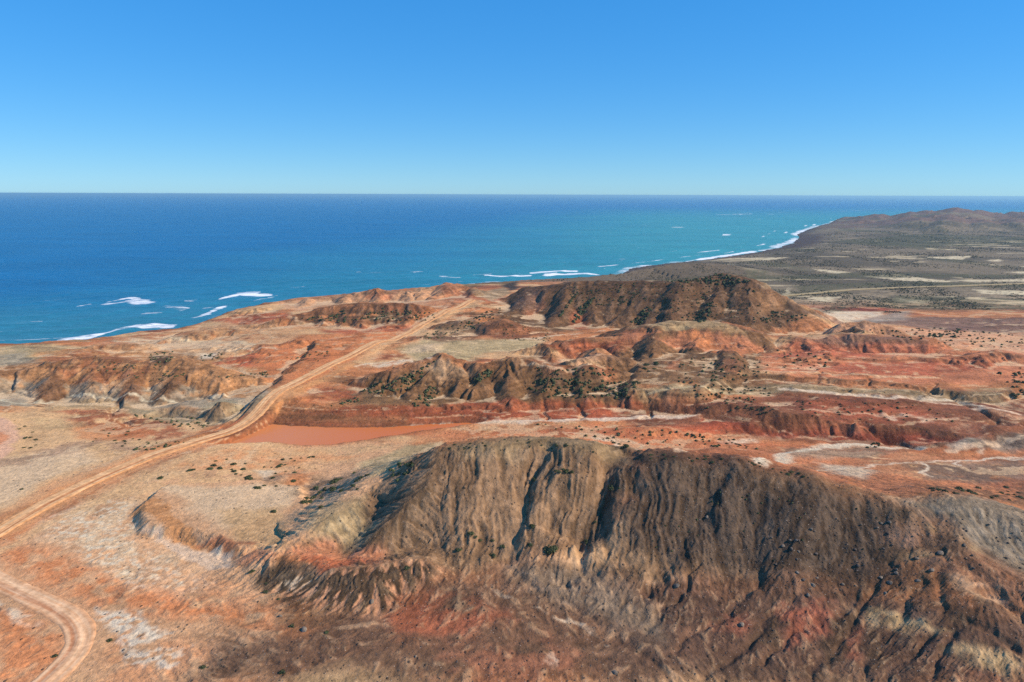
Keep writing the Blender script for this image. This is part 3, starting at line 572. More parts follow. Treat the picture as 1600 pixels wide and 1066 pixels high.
# fluted bank at left of the hill
area((190,120,86), [(440,865),(500,850),(600,860),(600,885),(520,890)], 0.7, 2); area('red', [(470,875),(560,872),(600,878),(540,892),(480,890)], 0.7, 1.2); area((216,200,176), [(425,900),(470,895),(520,890),(500,915),(440,915)], 0.8, 1.2)
area((196,142,108), [(440,920),(520,890),(620,880),(690,890),(660,930),(590,965),(500,955)], 0.9, 2); area((82,66,50), [(400,905),(440,880),(520,888),(620,875),(690,890),(660,935),(600,965),(500,960),(420,930)], 0.95, 2, 0, 0.8, ero=2.0)
area((84,68,52), [(395,905),(420,880),(445,868),(440,890),(415,925)], 0.85, 1.0)
area('rust', [(610,935),(660,915),(690,930),(620,980)], 0.6, 1.5, 0.2)
# far plain
for g in [[(1350,432),(1400,428),(1450,436),(1500,440),(1460,441),(1400,438)], [(1490,438),(1600,436),(1620,440),(1520,441)], [(1195,448),(1235,450),(1230,453),(1200,452)], [(1260,466),(1310,464),(1300,472),(1265,470)], [(1520,452),(1620,456),(1620,462),(1540,459)],
          [(1270,420),(1330,426),(1310,428),(1280,424)], [(1400,466),(1460,470),(1440,474),(1400,471)], [(1130,404),(1230,402),(1200,407)], [(1440,402),(1520,400),(1500,406)], [(1570,425),(1620,424),(1610,428)], [(1540,407),(1560,405),(1560,409)]]:
    area((206,192,164), g, 0.95, 4, 0.25, 0.2)
for g in [[(1230,470),(1400,462),(1620,468),(1620,485),(1450,484),(1300,476)], [(1240,446),(1400,440),(1620,444),(1620,450),(1400,447),(1260,455)], [(1180,430),(1350,425),(1620,430),(1620,434),(1340,434),(1200,440)], [(1300,378),(1450,366),(1620,372),(1620,384),(1400,386)], [(1000,425),(1120,418),(1200,424),(1150,432)]]:
    area('scrub', g, 0.8, 6, 0.3, 1.0)
area((110,96,82), [(800,442),(930,430),(990,411),(1060,409),(1130,410),(1170,430),(1060,436),(930,438)], 0.9, 6, 0.1, 0.9)
thin = np.abs(fbm(GX*0.22, GY, 60, 4, 430)); put(ALLW, sstep(430, 520, GY)*sstep(1500, 1100, GY)*sstep(0.06, 0.02, thin)*sstep(-0.08, 0.2, fbm(GX, GY, 110, 3, 431))*sstep(0, 60, GX-60)*0.8, lin((192,176,146)), 0.1)
put(ALLW, sstep(30, 8, CS)*sstep(0, 1, CS)*sstep(640, 760, GY), lin((92,78,74)), 0.1)
put(ALLW, sstep(70, 30, CS)*sstep(1150, 1200, GY)*sstep(1700, 1500, GY), lin((88,72,68)), 0.1)
dcw, dcs = poly_sdf([at(u, v)[:2] for u, v in [(786,446),(806,440),(810,452),(795,454)]], 8)
put(dcw, sstep(-3, 3, dcs), lin((70,60,54)))
w, s_p = poly_sdf(pw, 14, WXs, WYs); put(w, sstep(-4.5, -0.5, s_p)*0.8, lin((146,84,54)), 0.1)
# crests painted sunlit pale, hollows shade-dark on loose scree; grain of the soil
g_ = 1.0+0.16*n_a+0.16*n_b+0.14*n_c
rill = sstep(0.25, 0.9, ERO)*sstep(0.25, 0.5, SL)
gx, gy = grad(H); SL2 = np.hypot(gx, gy)
def blur(G, k):
    P = np.pad(G.astype(np.float64), ((k, k), (k, k)), mode='edge'); c = np.cumsum(np.cumsum(np.pad(P, ((1, 0), (1, 0))), 0), 1); n2 = 2*k+1
    return ((c[n2:, n2:]-c[:-n2, n2:]-c[n2:, :-n2]+c[:-n2, :-n2])/n2**2).astype(F4)
rel = H-blur(blur(H, 10), 10)
mid1 = sstep(175, 205, GY)*sstep(560, 430, GY)
put(ALLW, mid1*sstep(0.16, 0.42, SL2)*0.55*(0.6+0.8*n_b), lin((112,78,54)), 0.6)            # loose brown scree on the steeper banks
put(ALLW, mid1*sstep(-0.15, -0.55, rel+0.25*n_b)*sstep(0.3, 0.12, SL2)*0.6, lin((222,192,158)))   # pale silt in the wash bottoms
put(ALLW, mid1*sstep(0.25, 0.8, rel+0.2*n_b)*0.35, lin((104,74,54)), 0.7)
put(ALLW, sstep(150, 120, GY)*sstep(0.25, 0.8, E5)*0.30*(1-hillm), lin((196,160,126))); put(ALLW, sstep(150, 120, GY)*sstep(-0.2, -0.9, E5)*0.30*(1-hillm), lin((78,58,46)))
put(ALLW, nearm*hillm*sstep(-0.1, -0.9, ERO)*0.45, lin((74,58,46)))  # near-hill grooves darkened with painted shade over loose scree
# winding pale washes and thin ledges of clay that cross the red country
for pl, wdt, op, c in [([(640,669),(700,664),(760,660),(820,657),(880,657),(960,655),(1020,652),(1080,650)], 1.5, 0.95, (236,214,192)), ([(1185,720),(1220,711),(1260,701),(1300,695),(1345,695),(1390,701),(1440,702)], 1.5, 0.95, (234,218,198)),
    ([(1280,736),(1330,731),(1390,727),(1440,722),(1500,722),(1560,716),(1620,712)], 0.8, 0.8, (220,200,180)), ([(1440,722),(1452,729),(1444,738),(1456,744)], 0.6, 0.9, (230,212,194)), ([(1500,728),(1512,720),(1540,717),(1600,718)], 0.4, 0.85, (230,214,198)), ([(1480,702),(1530,696),(1570,688),(1620,684)], 1.2, 0.8, (222,192,164)),
    ([(880,672),(950,682),(1000,696),(1060,704)], 1.0, 0.7, (226,196,166)), ([(760,674),(860,668),(960,668),(1060,672),(1160,682)], 0.7, 0.6, (216,170,130)), ([(1220,609),(1300,614),(1400,621),(1490,631),(1560,640),(1620,652)], 1.2, 0.9, (230,204,180)), ([(1120,598),(1250,602),(1380,609),(1500,617),(1590,622)], 0.5, 0.7, (206,180,148)),
    ([(1250,640),(1340,646),(1430,651),(1500,652)], 0.9, 0.6, (222,186,156)), ([(1190,580),(1280,584),(1380,588),(1460,591)], 0.9, 0.7, (220,190,158)), ([(1010,612),(1060,608),(1120,612),(1180,616)], 1.0, 0.7, (206,188,154)), ([(560,572),(600,566),(640,562),(670,560)], 1.0, 0.8, (232,212,190)), ([(760,566),(820,572),(880,576),(940,572)], 1.0, 0.6, (214,186,154)),
    ([(800,532),(850,527),(900,522),(950,518)], 1.4, 0.7, (214,196,172)), ([(100,618),(180,622),(260,626),(330,622),(400,612)], 0.8, 0.7, (214,204,182)), ([(0,625),(40,631),(80,629)], 1.0, 0.7, (214,208,186)), ([(250,545),(310,556),(360,548),(430,546)], 1.4, 0.7, (228,202,172)), ([(330,508),(400,503),(480,506),(540,512)], 1.2, 0.6, (224,186,150)), ([(180,533),(260,529),(340,533),(400,538)], 1.8, 0.7, (208,192,162)),
    ([(1180,690),(1260,697),(1340,704),(1440,708),(1540,704)], 0.5, 0.7, (150,84,56)), ([(1000,684),(1100,690),(1200,696)], 0.4, 0.7, (152,86,56))]:
    stroke(c, pl, wdt, op, 0.08)
zs = H+0.25*n_b+0.1*n_c
band = vnoise(zs*1.7+n_a*0.8, n_a*1.5, 333)*0.6+vnoise(zs*4.5, n_a*2, 334)*0.4
band = band*np.where(GY < 170, 0.75, 1.0)*(1-0.7*nearm*hillm)*sstep(700, 450, GY)
g_ = g_*(1+0.55*band)
COL *= g_[..., None]
pl_ = (sstep(0.22, 0.4, vnoise(zs*2.6+5, n_b*0.8, 335)+0.25*n_b)*0.42*sstep(600, 420, GY)*sstep(0.3, 0.12, SL)*np.where(GY < 165, 0.25, 1))[..., None]
COL = COL*(1-pl_)+lin((216,184,148)).astype(F4)*pl_
m_ = (rill*0.6)[..., None]; COL = COL*(1-m_)+np.minimum(COL*1.45+0.03, 0.8)*m_  # sunlit look of the crests painted in by lightening the colour
streak = 1+0.22*fbm(GX*0.25, GY, 5, 4, 260)+0.18*fbm(GX*0.5, GY, 1.8, 3, 270)
COL = COL*streak[..., None]*np.array([1.10, 1.03, 0.84], F4)
lum = np.clip(COL.mean(-1, keepdims=True), 0.01, 1); COL = (COL*0.94+lum*0.06)*(lum/0.24)**np.where(lum > 0.24, 0.05, 0.24); mx = COL.max(-1, keepdims=True); COL = np.clip(COL*np.where(mx > 0.45, (0.45+0.22*np.tanh((mx-0.45)/0.22))/np.maximum(mx, 1e-3), 1), 0.008, 0.8).astype(F4)

# ------------------------------------------------------------------ materials
def nt(name):
    m = bpy.data.materials.new(name); m.use_nodes = True; n = m.node_tree; b = n.nodes['Principled BSDF']; return m, n, b
def N(n, t, **k):
    o = n.nodes.new(t)
    for a, v in k.items(): setattr(o, a, v)
    return o
def noise(n, vec, scale, detail=4, rough=0.6):
    o = N(n, 'ShaderNodeTexNoise'); o.inputs['Scale'].default_value = scale; o.inputs['Detail'].default_value = detail; o.inputs['Roughness'].default_value = rough
    if vec is not None: n.links.new(vec, o.inputs['Vector'])
    return o.outputs['Fac']
def mrange(n, v, a, b, c, d):
    o = N(n, 'ShaderNodeMapRange'); n.links.new(v, o.inputs[0])
    for i, x in enumerate((a, b, c, d)): o.inputs[i+1].default_value = x
    return o.outputs[0]
def math_(n, op, a, b=None):
    o = N(n, 'ShaderNodeMath', operation=op)
    for i, x in enumerate((a, b)):
        if x is None: continue
        if isinstance(x, (int, float)): o.inputs[i].default_value = x
        else: n.links.new(x, o.inputs[i])
    return o.outputs[0]
def mix(n, fac, a, b, blend='MIX'):
    o = N(n, 'ShaderNodeMix', data_type='RGBA', blend_type=blend)
    for s, x in ((0, fac), (6, a), (7, b)):
        if isinstance(x, (int, float)): o.inputs[s].default_value = x
        elif isinstance(x, tuple): o.inputs[s].default_value = x
        else: n.links.new(x, o.inputs[s])
    return o.outputs[2]
def mat_earth():
    m, n, b = nt('earth'); geo = N(n, 'ShaderNodeNewGeometry'); P = geo.outputs['Position']
    at_ = N(n, 'ShaderNodeVertexColor', layer_name='Col'); spk = at_.outputs['Alpha']
    f1 = mrange(n, noise(n, P, 0.9, 6, 0.65), 0.3, 0.7, 0.70, 1.26)
    f2 = mrange(n, noise(n, P, 5.0, 4, 0.7), 0.25, 0.75, 0.80, 1.20)
    f = math_(n, 'MULTIPLY', f1, f2)
    rgb = N(n, 'ShaderNodeCombineColor')
    for i in range(3): n.links.new(f, rgb.inputs[i])
    c = mix(n, 1.0, at_.outputs['Color'], rgb.outputs[0], 'MULTIPLY')
    # dark stones and low scrub tufts, pale chips
    vo = N(n, 'ShaderNodeTexVoronoi'); vo.inputs['Scale'].default_value = 0.85; n.links.new(P, vo.inputs['Vector'])
    d1 = mrange(n, vo.outputs['Distance'], 0.12, 0.24, 1, 0)
    rr = N(n, 'ShaderNodeSeparateColor'); n.links.new(vo.outputs['Color'], rr.inputs[0])
    pick = math_(n, 'LESS_THAN', rr.outputs[0], math_(n, 'MULTIPLY', spk, 0.55))
    c = mix(n, math_(n, 'MULTIPLY', math_(n, 'MULTIPLY', d1, pick), 0.75), c, (0.045, 0.036, 0.026, 1))
    v2 = N(n, 'ShaderNodeTexVoronoi'); v2.inputs['Scale'].default_value = 2.3; n.links.new(P, v2.inputs['Vector'])
    r2 = N(n, 'ShaderNodeSeparateColor'); n.links.new(v2.outputs['Color'], r2.inputs[0])
    d2_ = math_(n, 'MULTIPLY', mrange(n, v2.outputs['Distance'], 0.1, 0.22, 1, 0), math_(n, 'LESS_THAN', r2.outputs[1], 0.12))
    c = mix(n, math_(n, 'MULTIPLY', d2_, 0.55), c, (0.62, 0.52, 0.42, 1))
    n.links.new(c, b.inputs['Base Color']); b.inputs['Roughness'].default_value = 0.95; b.inputs['Specular IOR Level'].default_value = 0.15
    bu = N(n, 'ShaderNodeBump'); bu.inputs['Strength'].default_value = 1.0; bu.inputs['Distance'].default_value = 0.32
    hh = math_(n, 'ADD', noise(n, P, 1.3, 6, 0.65), math_(n, 'MULTIPLY', d1, math_(n, 'MULTIPLY', pick, 0.5)))
    n.links.new(hh, bu.inputs['Height']); n.links.new(bu.outputs[0], b.inputs['Normal'])
    return m
EARTH = mat_earth()
def mat_simple(name, c1, c2, scale, rough=0.9, bump=0.3, dist=0.05, spec=0.2):
    m, n, b = nt(name); tc = N(n, 'ShaderNodeTexCoord'); V = tc.outputs['Object']
    oi = N(n, 'ShaderNodeObjectInfo')
    f = mrange(n, noise(n, V, scale, 5), 0.3, 0.7, 0, 1)
    c = mix(n, f, (*c1, 1), (*c2, 1))
    hs = N(n, 'ShaderNodeHueSaturation'); n.links.new(c, hs.inputs['Color']); n.links.new(mrange(n, oi.outputs['Random'], 0, 1, 0.75, 1.2), hs.inputs['Value'])
    n.links.new(hs.outputs[0], b.inputs['Base Color']); b.inputs['Roughness'].default_value = rough; b.inputs['Specular IOR Level'].default_value = spec
    bu = N(n, 'ShaderNodeBump'); bu.inputs['Strength'].default_value = bump; bu.inputs['Distance'].default_value = dist
    n.links.new(noise(n, V, scale*2, 4), bu.inputs['Height']); n.links.new(bu.outputs[0], b.inputs['Normal'])
    return m
def mat_foliage(name, c1, c2):
    m, n, b = nt(name); oi = N(n, 'ShaderNodeObjectInfo'); geo = N(n, 'ShaderNodeNewGeometry')
    c = mix(n, geo.outputs['Random Per Island'], (*c1, 1), (*c2, 1))
    hs = N(n, 'ShaderNodeHueSaturation'); n.links.new(c, hs.inputs['Color']); n.links.new(mrange(n, oi.outputs['Random'], 0, 1, 0.7, 1.25), hs.inputs['Value'])
    n.links.new(hs.outputs[0], b.inputs['Base Color']); b.inputs['Roughness'].default_value = 0.8; b.inputs['Specular IOR Level'].default_value = 0.15
    return m
LEAF = mat_foliage('shrub_leaves', (0.045, 0.060, 0.026), (0.105, 0.115, 0.052))
LEAFP = mat_foliage('plain_scrub_leaves', (0.055, 0.060, 0.034), (0.13, 0.125, 0.075))
TWIG = mat_simple('shrub_twigs', (0.10, 0.075, 0.05), (0.18, 0.14, 0.10), 8)
ROCK = mat_simple('boulder_stone', (0.10, 0.075, 0.055), (0.26, 0.21, 0.16), 2.0, bump=0.6, dist=0.1)
ROCKD = mat_simple('dark_stone', (0.06, 0.048, 0.04), (0.14, 0.11, 0.09), 2.0, bump=0.6, dist=0.1)

def tag(o, label=None, cat=None, group=None, kind=None):
    if label: o['label'] = label
    if cat: o['category'] = cat
    if group: o['group'] = group
    if kind: o['kind'] = kind
    return o
def mesh_obj(name, V, Fq, mat, smooth=True, link=True):
    me = bpy.data.meshes.new(name); V = np.asarray(V, F4); Fq = np.asarray(Fq, np.int32); k = Fq.shape[1]
    me.vertices.add(len(V)); me.vertices.foreach_set('co', V.ravel())
    me.loops.add(Fq.size); me.loops.foreach_set('vertex_index', Fq.ravel())
    me.polygons.add(len(Fq)); me.polygons.foreach_set('loop_start', np.arange(0, Fq.size, k, dtype=np.int32))
    me.polygons.foreach_set('use_smooth', np.full(len(Fq), smooth))
    me.update(calc_edges=True); me.materials.append(mat)
    o = bpy.data.objects.new(name, me)
    if link: C.objects.link(o)
    return o

# ------------------------------------------------------------------ the land, split where a hill rises from the ground
hid = np.where(HADD > 0.7, HID, 0)
hid[0, :] = 0
vid = np.arange(NR*NX).reshape(NR, NX)
q = np.stack([vid[:-1, :-1], vid[:-1, 1:], vid[1:, 1:], vid[1:, :-1]], -1).reshape(-1, 4)
fh = hid[:-1, :-1].reshape(-1); keep = np.maximum.reduce([H[:-1, :-1], H[:-1, 1:], H[1:, 1:], H[1:, :-1]]).reshape(-1) > -1.2
q = q[keep]; fh = fh[keep]
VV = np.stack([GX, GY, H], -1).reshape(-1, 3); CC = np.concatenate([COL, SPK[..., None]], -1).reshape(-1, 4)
gx, gy = grad(H); NN = np.stack([-gx, -gy, np.ones_like(gx)], -1).reshape(-1, 3); NN /= np.linalg.norm(NN, axis=1, keepdims=True)
def land(name, sel, label, cat='hill'):
    f = q[sel]; ids, inv = np.unique(f, return_inverse=True)
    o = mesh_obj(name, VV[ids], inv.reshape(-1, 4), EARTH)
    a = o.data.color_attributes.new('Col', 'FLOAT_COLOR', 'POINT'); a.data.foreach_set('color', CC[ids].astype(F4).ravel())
    o.data.normals_split_custom_set_from_vertices(NN[ids])
    return tag(o, label, cat, kind='structure')
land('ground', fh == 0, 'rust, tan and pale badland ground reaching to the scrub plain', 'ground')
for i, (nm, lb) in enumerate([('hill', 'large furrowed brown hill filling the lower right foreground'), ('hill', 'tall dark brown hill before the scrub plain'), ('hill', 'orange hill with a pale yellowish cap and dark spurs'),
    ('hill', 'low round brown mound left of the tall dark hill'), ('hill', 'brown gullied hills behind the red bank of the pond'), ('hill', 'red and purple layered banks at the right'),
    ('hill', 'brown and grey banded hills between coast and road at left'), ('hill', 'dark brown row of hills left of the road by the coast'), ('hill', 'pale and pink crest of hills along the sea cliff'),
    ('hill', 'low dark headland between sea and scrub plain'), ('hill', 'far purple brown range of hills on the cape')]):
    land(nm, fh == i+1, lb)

# ------------------------------------------------------------------ sea
def mat_sea():
    m, n, b = nt('sea_water'); geo = N(n, 'ShaderNodeNewGeometry'); P = geo.outputs['Position']
    at_ = N(n, 'ShaderNodeVertexColor', layer_name='Col'); foam = at_.outputs['Alpha']
    mp = N(n, 'ShaderNodeMapping'); mp.inputs['Scale'].default_value = (0.35, 1.0, 1.0); mp.inputs['Rotation'].default_value = (0, 0, R(12)); n.links.new(P, mp.inputs['Vector']); V = mp.outputs[0]
    big = noise(n, V, 0.012, 4); sm = noise(n, V, 0.16, 5, 0.65)
    f = math_(n, 'MULTIPLY', mrange(n, big, 0.3, 0.7, 0.86, 1.14), mrange(n, sm, 0.3, 0.7, 0.80, 1.2))
    rgb = N(n, 'ShaderNodeCombineColor')
    for i in range(3): n.links.new(f, rgb.inputs[i])
    c = mix(n, 1.0, at_.outputs['Color'], rgb.outputs[0], 'MULTIPLY')
    fn = math_(n, 'ADD', math_(n, 'MULTIPLY', noise(n, V, 0.25, 6, 0.75), 0.65), math_(n, 'MULTIPLY', noise(n, V, 0.05, 3, 0.6), 0.35))
    fm = math_(n, 'ADD', math_(n, 'SUBTRACT', foam, 1.0), fn)       # foam breaks up where the mask thins out
    fm = mrange(n, fm, 0.45, 0.62, 0, 0.95)
    c = mix(n, fm, c, (0.85, 0.87, 0.88, 1))
    n.links.new(c, b.inputs['Base Color']); b.inputs['IOR'].default_value = 1.33; b.inputs['Specular IOR Level'].default_value = 0.2
    n.links.new(mrange(n, fm, 0, 1, 0.32, 0.9), b.inputs['Roughness'])
    bu = N(n, 'ShaderNodeBump'); bu.inputs['Strength'].default_value = 0.8; bu.inputs['Distance'].default_value = 1.6
    n.links.new(math_(n, 'ADD', sm, math_(n, 'MULTIPLY', noise(n, V, 0.6, 4), 0.35)), bu.inputs['Height']); n.links.new(bu.outputs[0], b.inputs['Normal'])
    return m
ry = [300.0]
while ry[-1] < 1500: ry.append(ry[-1]*1.005)
while ry[-1] < 90000: ry.append(ry[-1]*1.035)
ry = np.array(ry); NS = 520; ss = np.linspace(-1.05, 1.05, NS)
SX = ss[None]*(ry[:, None]+A0); SY = np.repeat(ry[:, None], NS, 1)
SZ = (fbm(SX*0.45, SY, 16, 3, 500)*0.35*sstep(1500, 700, SY)).astype(F4)
c_near = lin((50,120,136)); c_deep = lin((0,94,140)); c_teal = lin((56,140,140)); c_hor = lin((6,98,146))
SC = np.zeros(SX.shape+(3,)); SC[:] = c_deep
side = sstep(-560, 420, SX-0.16*(SY-1000)+fbm(SX, SY, 400, 3, 520)*160)*sstep(6500, 1800, SY-0.4*SX)
SC = SC*(1-side[..., None])+c_teal*side[..., None]
nr_ = (sstep(760, 430, SY-0.15*SX+fbm(SX, SY, 120, 3, 521)*90)*0.85)[..., None]; SC = SC*(1-nr_)+c_near*nr_
hz_ = sstep(2500, 7000, SY)[..., None]; SC = SC*(1-hz_)+c_hor*hz_
FO = np.zeros(SX.shape)
FW1 = fbm(SX, SY, 25, 3, 530); FW2 = fbm(SX, SY, 25, 3, 531)
def foam(pl, width, op):
    global FO
    pts = [tuple(map(float, wz(u, v, 0))) for u, v in pl]
    D = np.full(SX.shape, 1e9)
    wx_ = SX+FW1*width*0.8; wy_ = (SY+FW2*width*1.6)*0.34
    for p, r in zip(pts[:-1], pts[1:]):
        d, t = seg_dist(wx_, wy_, p[0], p[1]*0.34, r[0], r[1]*0.34); D = np.minimum(D, d)
    FO = np.maximum(FO, op*sstep(width*1.5, width*0.2, D))
for pl, wd_, op in [([(170,476),(205,470),(235,473)], 7, 1.05), ([(175,471),(200,466),(215,468)], 5, 1.0), ([(125,478),(140,476)], 4, 1), ([(350,466),(380,459),(420,462)], 6, 1.1), ([(370,458),(405,457)], 5, 1.0), ([(120,497),(148,496)], 4, 0.85), ([(225,490),(248,491)], 4, 1),
    ([(290,471),(305,470)], 3, 1), ([(320,481),(335,480)], 3, 0.95), ([(175,497),(190,496)], 3, 0.8), ([(215,511),(245,511),(270,512)], 3, 1.1), ([(190,515),(230,510)], 3, 1.0), ([(95,534),(140,528),(180,517)], 4, 1.1), ([(255,463),(275,462)], 3, 0.9),
    ([(90,533),(120,529),(160,522),(190,514)], 5, 1.05), ([(205,511),(240,509),(270,509)], 5, 1.08), ([(310,494),(330,487),(350,480)], 6, 1.05), ([(20,505),(60,503)], 5, 0.9), ([(60,470),(90,469)], 4, 0.92), ([(260,478),(285,484)], 5, 0.95), ([(400,470),(430,463)], 5, 0.95), ([(450,450),(480,447)], 4, 0.92), ([(560,425),(600,427)], 5, 0.9), ([(690,432),(720,434)], 5, 0.98), ([(660,445),(720,440)], 4, 0.95),
    ([(760,431),(780,432),(830,431)], 4, 1.1), ([(830,427),(870,424),(900,424)], 5, 1.1), ([(850,430),(900,428),(930,429)], 6, 1.1), ([(740,430),(765,428)], 3, 1), ([(735,444),(760,442),(780,440)], 6, 1), ([(935,417),(965,414)], 4, 1.05), ([(645,425),(660,424)], 3, 1), ([(540,436),(560,437)], 4, 0.85), ([(905,420),(930,418)], 4, 0.9),
    ([(1088,406),(1130,400),(1180,393)], 7, 1.15), ([(1210,386),(1230,380),(1244,373)], 13, 1.0), ([(1240,366),(1262,357),(1295,349.5)], 10, 0.98), ([(1010,354),(1075,356)], 9, 0.95), ([(975,352),(1010,352)], 7, 0.85), ([(1130,367),(1160,368)], 7, 1.05), ([(1172,368),(1230,368)], 6, 0.95),
    ([(1120,336),(1180,334),(1210,335)], 30, 0.98), ([(1130,333),(1230,332)], 20, 0.93), ([(1145,342),(1165,342)], 12, 1.0), ([(1105,350),(1120,350)], 8, 0.95), ([(1180,343),(1200,342)], 10, 0.9), ([(1080,400),(1100,398)], 4, 0.9), ([(965,405),(975,405)], 3, 1.0), ([(1300,331),(1380,327)], 30, 0.9), ([(1210,352),(1260,352)], 8, 0.85)]:
    foam(pl, wd_, op)
# a fringe of broken water along the shore and scattered whitecaps in the shallows
cwp = cw[:NSH+2]
D = np.full(SX.shape, 1e9)
for p, r in zip(cwp[:-1], cwp[1:]):
    d, t = seg_dist(SX, SY, p[0], p[1], r[0], r[1]); D = np.minimum(D, d)
FO = np.maximum(FO, (0.93+0.35*fbm(SX, SY, 60, 2, 540))*sstep(36, 6, D)); FO = np.maximum(FO, (0.745+0.05*side)*sstep(430, 600, SY)*sstep(4000, 2000, SY))
crest = (0.5+0.5*np.cos(6.2832*(D/34.0+0.9*fbm(SX, SY, 140, 3, 550))))**5     # swell rolling in, some of it breaking
SZ = (SZ+0.7*crest*sstep(420, 60, D)*sstep(0, 10, D)*sstep(1600, 1100, SY)).astype(F4)
FO = np.maximum(FO, crest*(0.66+0.75*fbm(SX*0.6, SY, 90, 3, 560))*sstep(330, 30, D)*1.25)
FO = np.where(SY > 1150, FO*1.09, FO*1.03)
vid2 = np.arange(SX.size).reshape(SX.shape)
q2 = np.stack([vid2[:-1, :-1], vid2[:-1, 1:], vid2[1:, 1:], vid2[1:, :-1]], -1).reshape(-1, 4)
sea = mesh_obj('sea', np.stack([SX, SY, SZ], -1).reshape(-1, 3), q2, mat_sea())
a = sea.data.color_attributes.new('Col', 'FLOAT_COLOR', 'POINT'); a.data.foreach_set('color', np.concatenate([SC, FO[..., None]], -1).astype(F4).ravel())
tag(sea, 'deep blue sea turning teal with white breakers near the shore', 'sea', kind='structure')

# ------------------------------------------------------------------ pond
def mat_pond():
    m, n, b = nt('muddy_water'); geo = N(n, 'ShaderNodeNewGeometry'); P = geo.outputs['Position']
    g = N(n, 'ShaderNodeSeparateXYZ'); n.links.new(P, g.inputs[0])
    nn = noise(n, P, 0.06, 4)
    f = mrange(n, math_(n, 'ADD', g.outputs[0], math_(n, 'MULTIPLY', nn, 18)), -60, -30, 0, 1)
    c = mix(n, f, (*lin((204,126,76)), 1), (*lin((200,112,56)), 1))
    n.links.new(c, b.inputs['Base Color']); b.inputs['Roughness'].default_value = 0.22; b.inputs['IOR'].default_value = 1.33; b.inputs['Specular IOR Level'].default_value = 0.15
    bu = N(n, 'ShaderNodeBump'); bu.inputs['Strength'].default_value = 0.15; bu.inputs['Distance'].default_value = 0.05
    n.links.new(noise(n, P, 1.2, 3), bu.inputs['Height']); n.links.new(bu.outputs[0], b.inputs['Normal'])
    return m
cxp = np.mean([p[0] for p in pw]); cyp = np.mean([p[1] for p in pw])
xs = [p[0] for p in pw]; ys = [p[1] for p in pw]
gxp = np.arange(min(xs)-3, max(xs)+3, 0.7); gyp = np.arange(min(ys)-3, max(ys)+3, 0.7)
pxg, pyg = np.meshgrid(gxp, gyp); hz = grid_at(H, pxg, pyg)
vidp = np.arange(pxg.size).reshape(pxg.shape); qp = np.stack([vidp[:-1, :-1], vidp[:-1, 1:], vidp[1:, 1:], vidp[1:, :-1]], -1).reshape(-1, 4)
low = (np.minimum.reduce([hz[:-1, :-1], hz[:-1, 1:], hz[1:, 1:], hz[1:, :-1]]) < POND_Z).reshape(-1); qp = qp[low]
ids, inv = np.unique(qp, return_inverse=True)
pond = mesh_obj('pond', np.stack([pxg.ravel()[ids], pyg.ravel()[ids], np.full(len(ids), POND_Z)], -1), inv.reshape(-1, 4), mat_pond())
tag(pond, 'shallow pond of salmon red muddy water beside the dirt road', 'pond', kind='structure')

# ------------------------------------------------------------------ roads
def mat_road(name, c1, c2, c3, half):
    m, n, b = nt(name); uv = N(n, 'ShaderNodeUVMap', uv_map='UVMap'); s = N(n, 'ShaderNodeSeparateXYZ'); n.links.new(uv.outputs[0], s.inputs[0])
    mp = N(n, 'ShaderNodeMapping'); mp.inputs['Scale'].default_value = (1.0, 0.04, 1.0); n.links.new(uv.outputs[0], mp.inputs['Vector'])
    st_ = noise(n, mp.outputs[0], 1.6, 5, 0.6)                     # wheel-drawn streaks along the way
    geo = N(n, 'ShaderNodeNewGeometry'); sp_ = noise(n, geo.outputs['Position'], 0.8, 6, 0.7)
    c = mix(n, mrange(n, st_, 0.35, 0.65, 0, 1), (*c1, 1), (*c2, 1))
    w = N(n, 'ShaderNodeMath', operation='ABSOLUTE'); n.links.new(math_(n, 'ADD', s.outputs[0], -half*0.30), w.inputs[0])
    rut = mrange(n, w.outputs[0], 0.25, 0.9, 1, 0)
    c = mix(n, math_(n, 'MULTIPLY', rut, mrange(n, st_, 0.35, 0.6, 0.3, 0.9)), c, (*c3, 1))
    ed = N(n, 'ShaderNodeMath', operation='ABSOLUTE'); n.links.new(s.outputs[0], ed.inputs[0])
    wash = noise(n, geo.outputs['Position'], 0.22, 5, 0.7)
    em = mrange(n, math_(n, 'ADD', math_(n, 'DIVIDE', ed.outputs[0], half), math_(n, 'MULTIPLY', wash, 1.1)), 1.05, 1.45, 0, 1)
    c = mix(n, math_(n, 'MULTIPLY', em, 0.8), c, (*(np.array(c2)*np.array([0.86, 0.78, 0.72])), 1))
    c = mix(n, mrange(n, wash, 0.55, 0.72, 0, 0.6), c, (*np.minimum(np.array(c1)*1.12, 0.9), 1))
    v_ = mrange(n, sp_, 0.3, 0.7, 0.66, 1.28); rgb = N(n, 'ShaderNodeCombineColor')
    for i in range(3): n.links.new(v_, rgb.inputs[i])
    c = mix(n, 1.0, c, rgb.outputs[0], 'MULTIPLY')
    n.links.new(c, b.inputs['Base Color']); b.inputs['Roughness'].default_value = 0.95; b.inputs['Specular IOR Level'].default_value = 0.1
    bu = N(n, 'ShaderNodeBump'); bu.inputs['Strength'].default_value = 0.6; bu.inputs['Distance'].default_value = 0.12
    n.links.new(math_(n, 'ADD', st_, math_(n, 'MULTIPLY', sp_, 0.5)), bu.inputs['Height']); n.links.new(bu.outputs[0], b.inputs['Normal'])
    return m
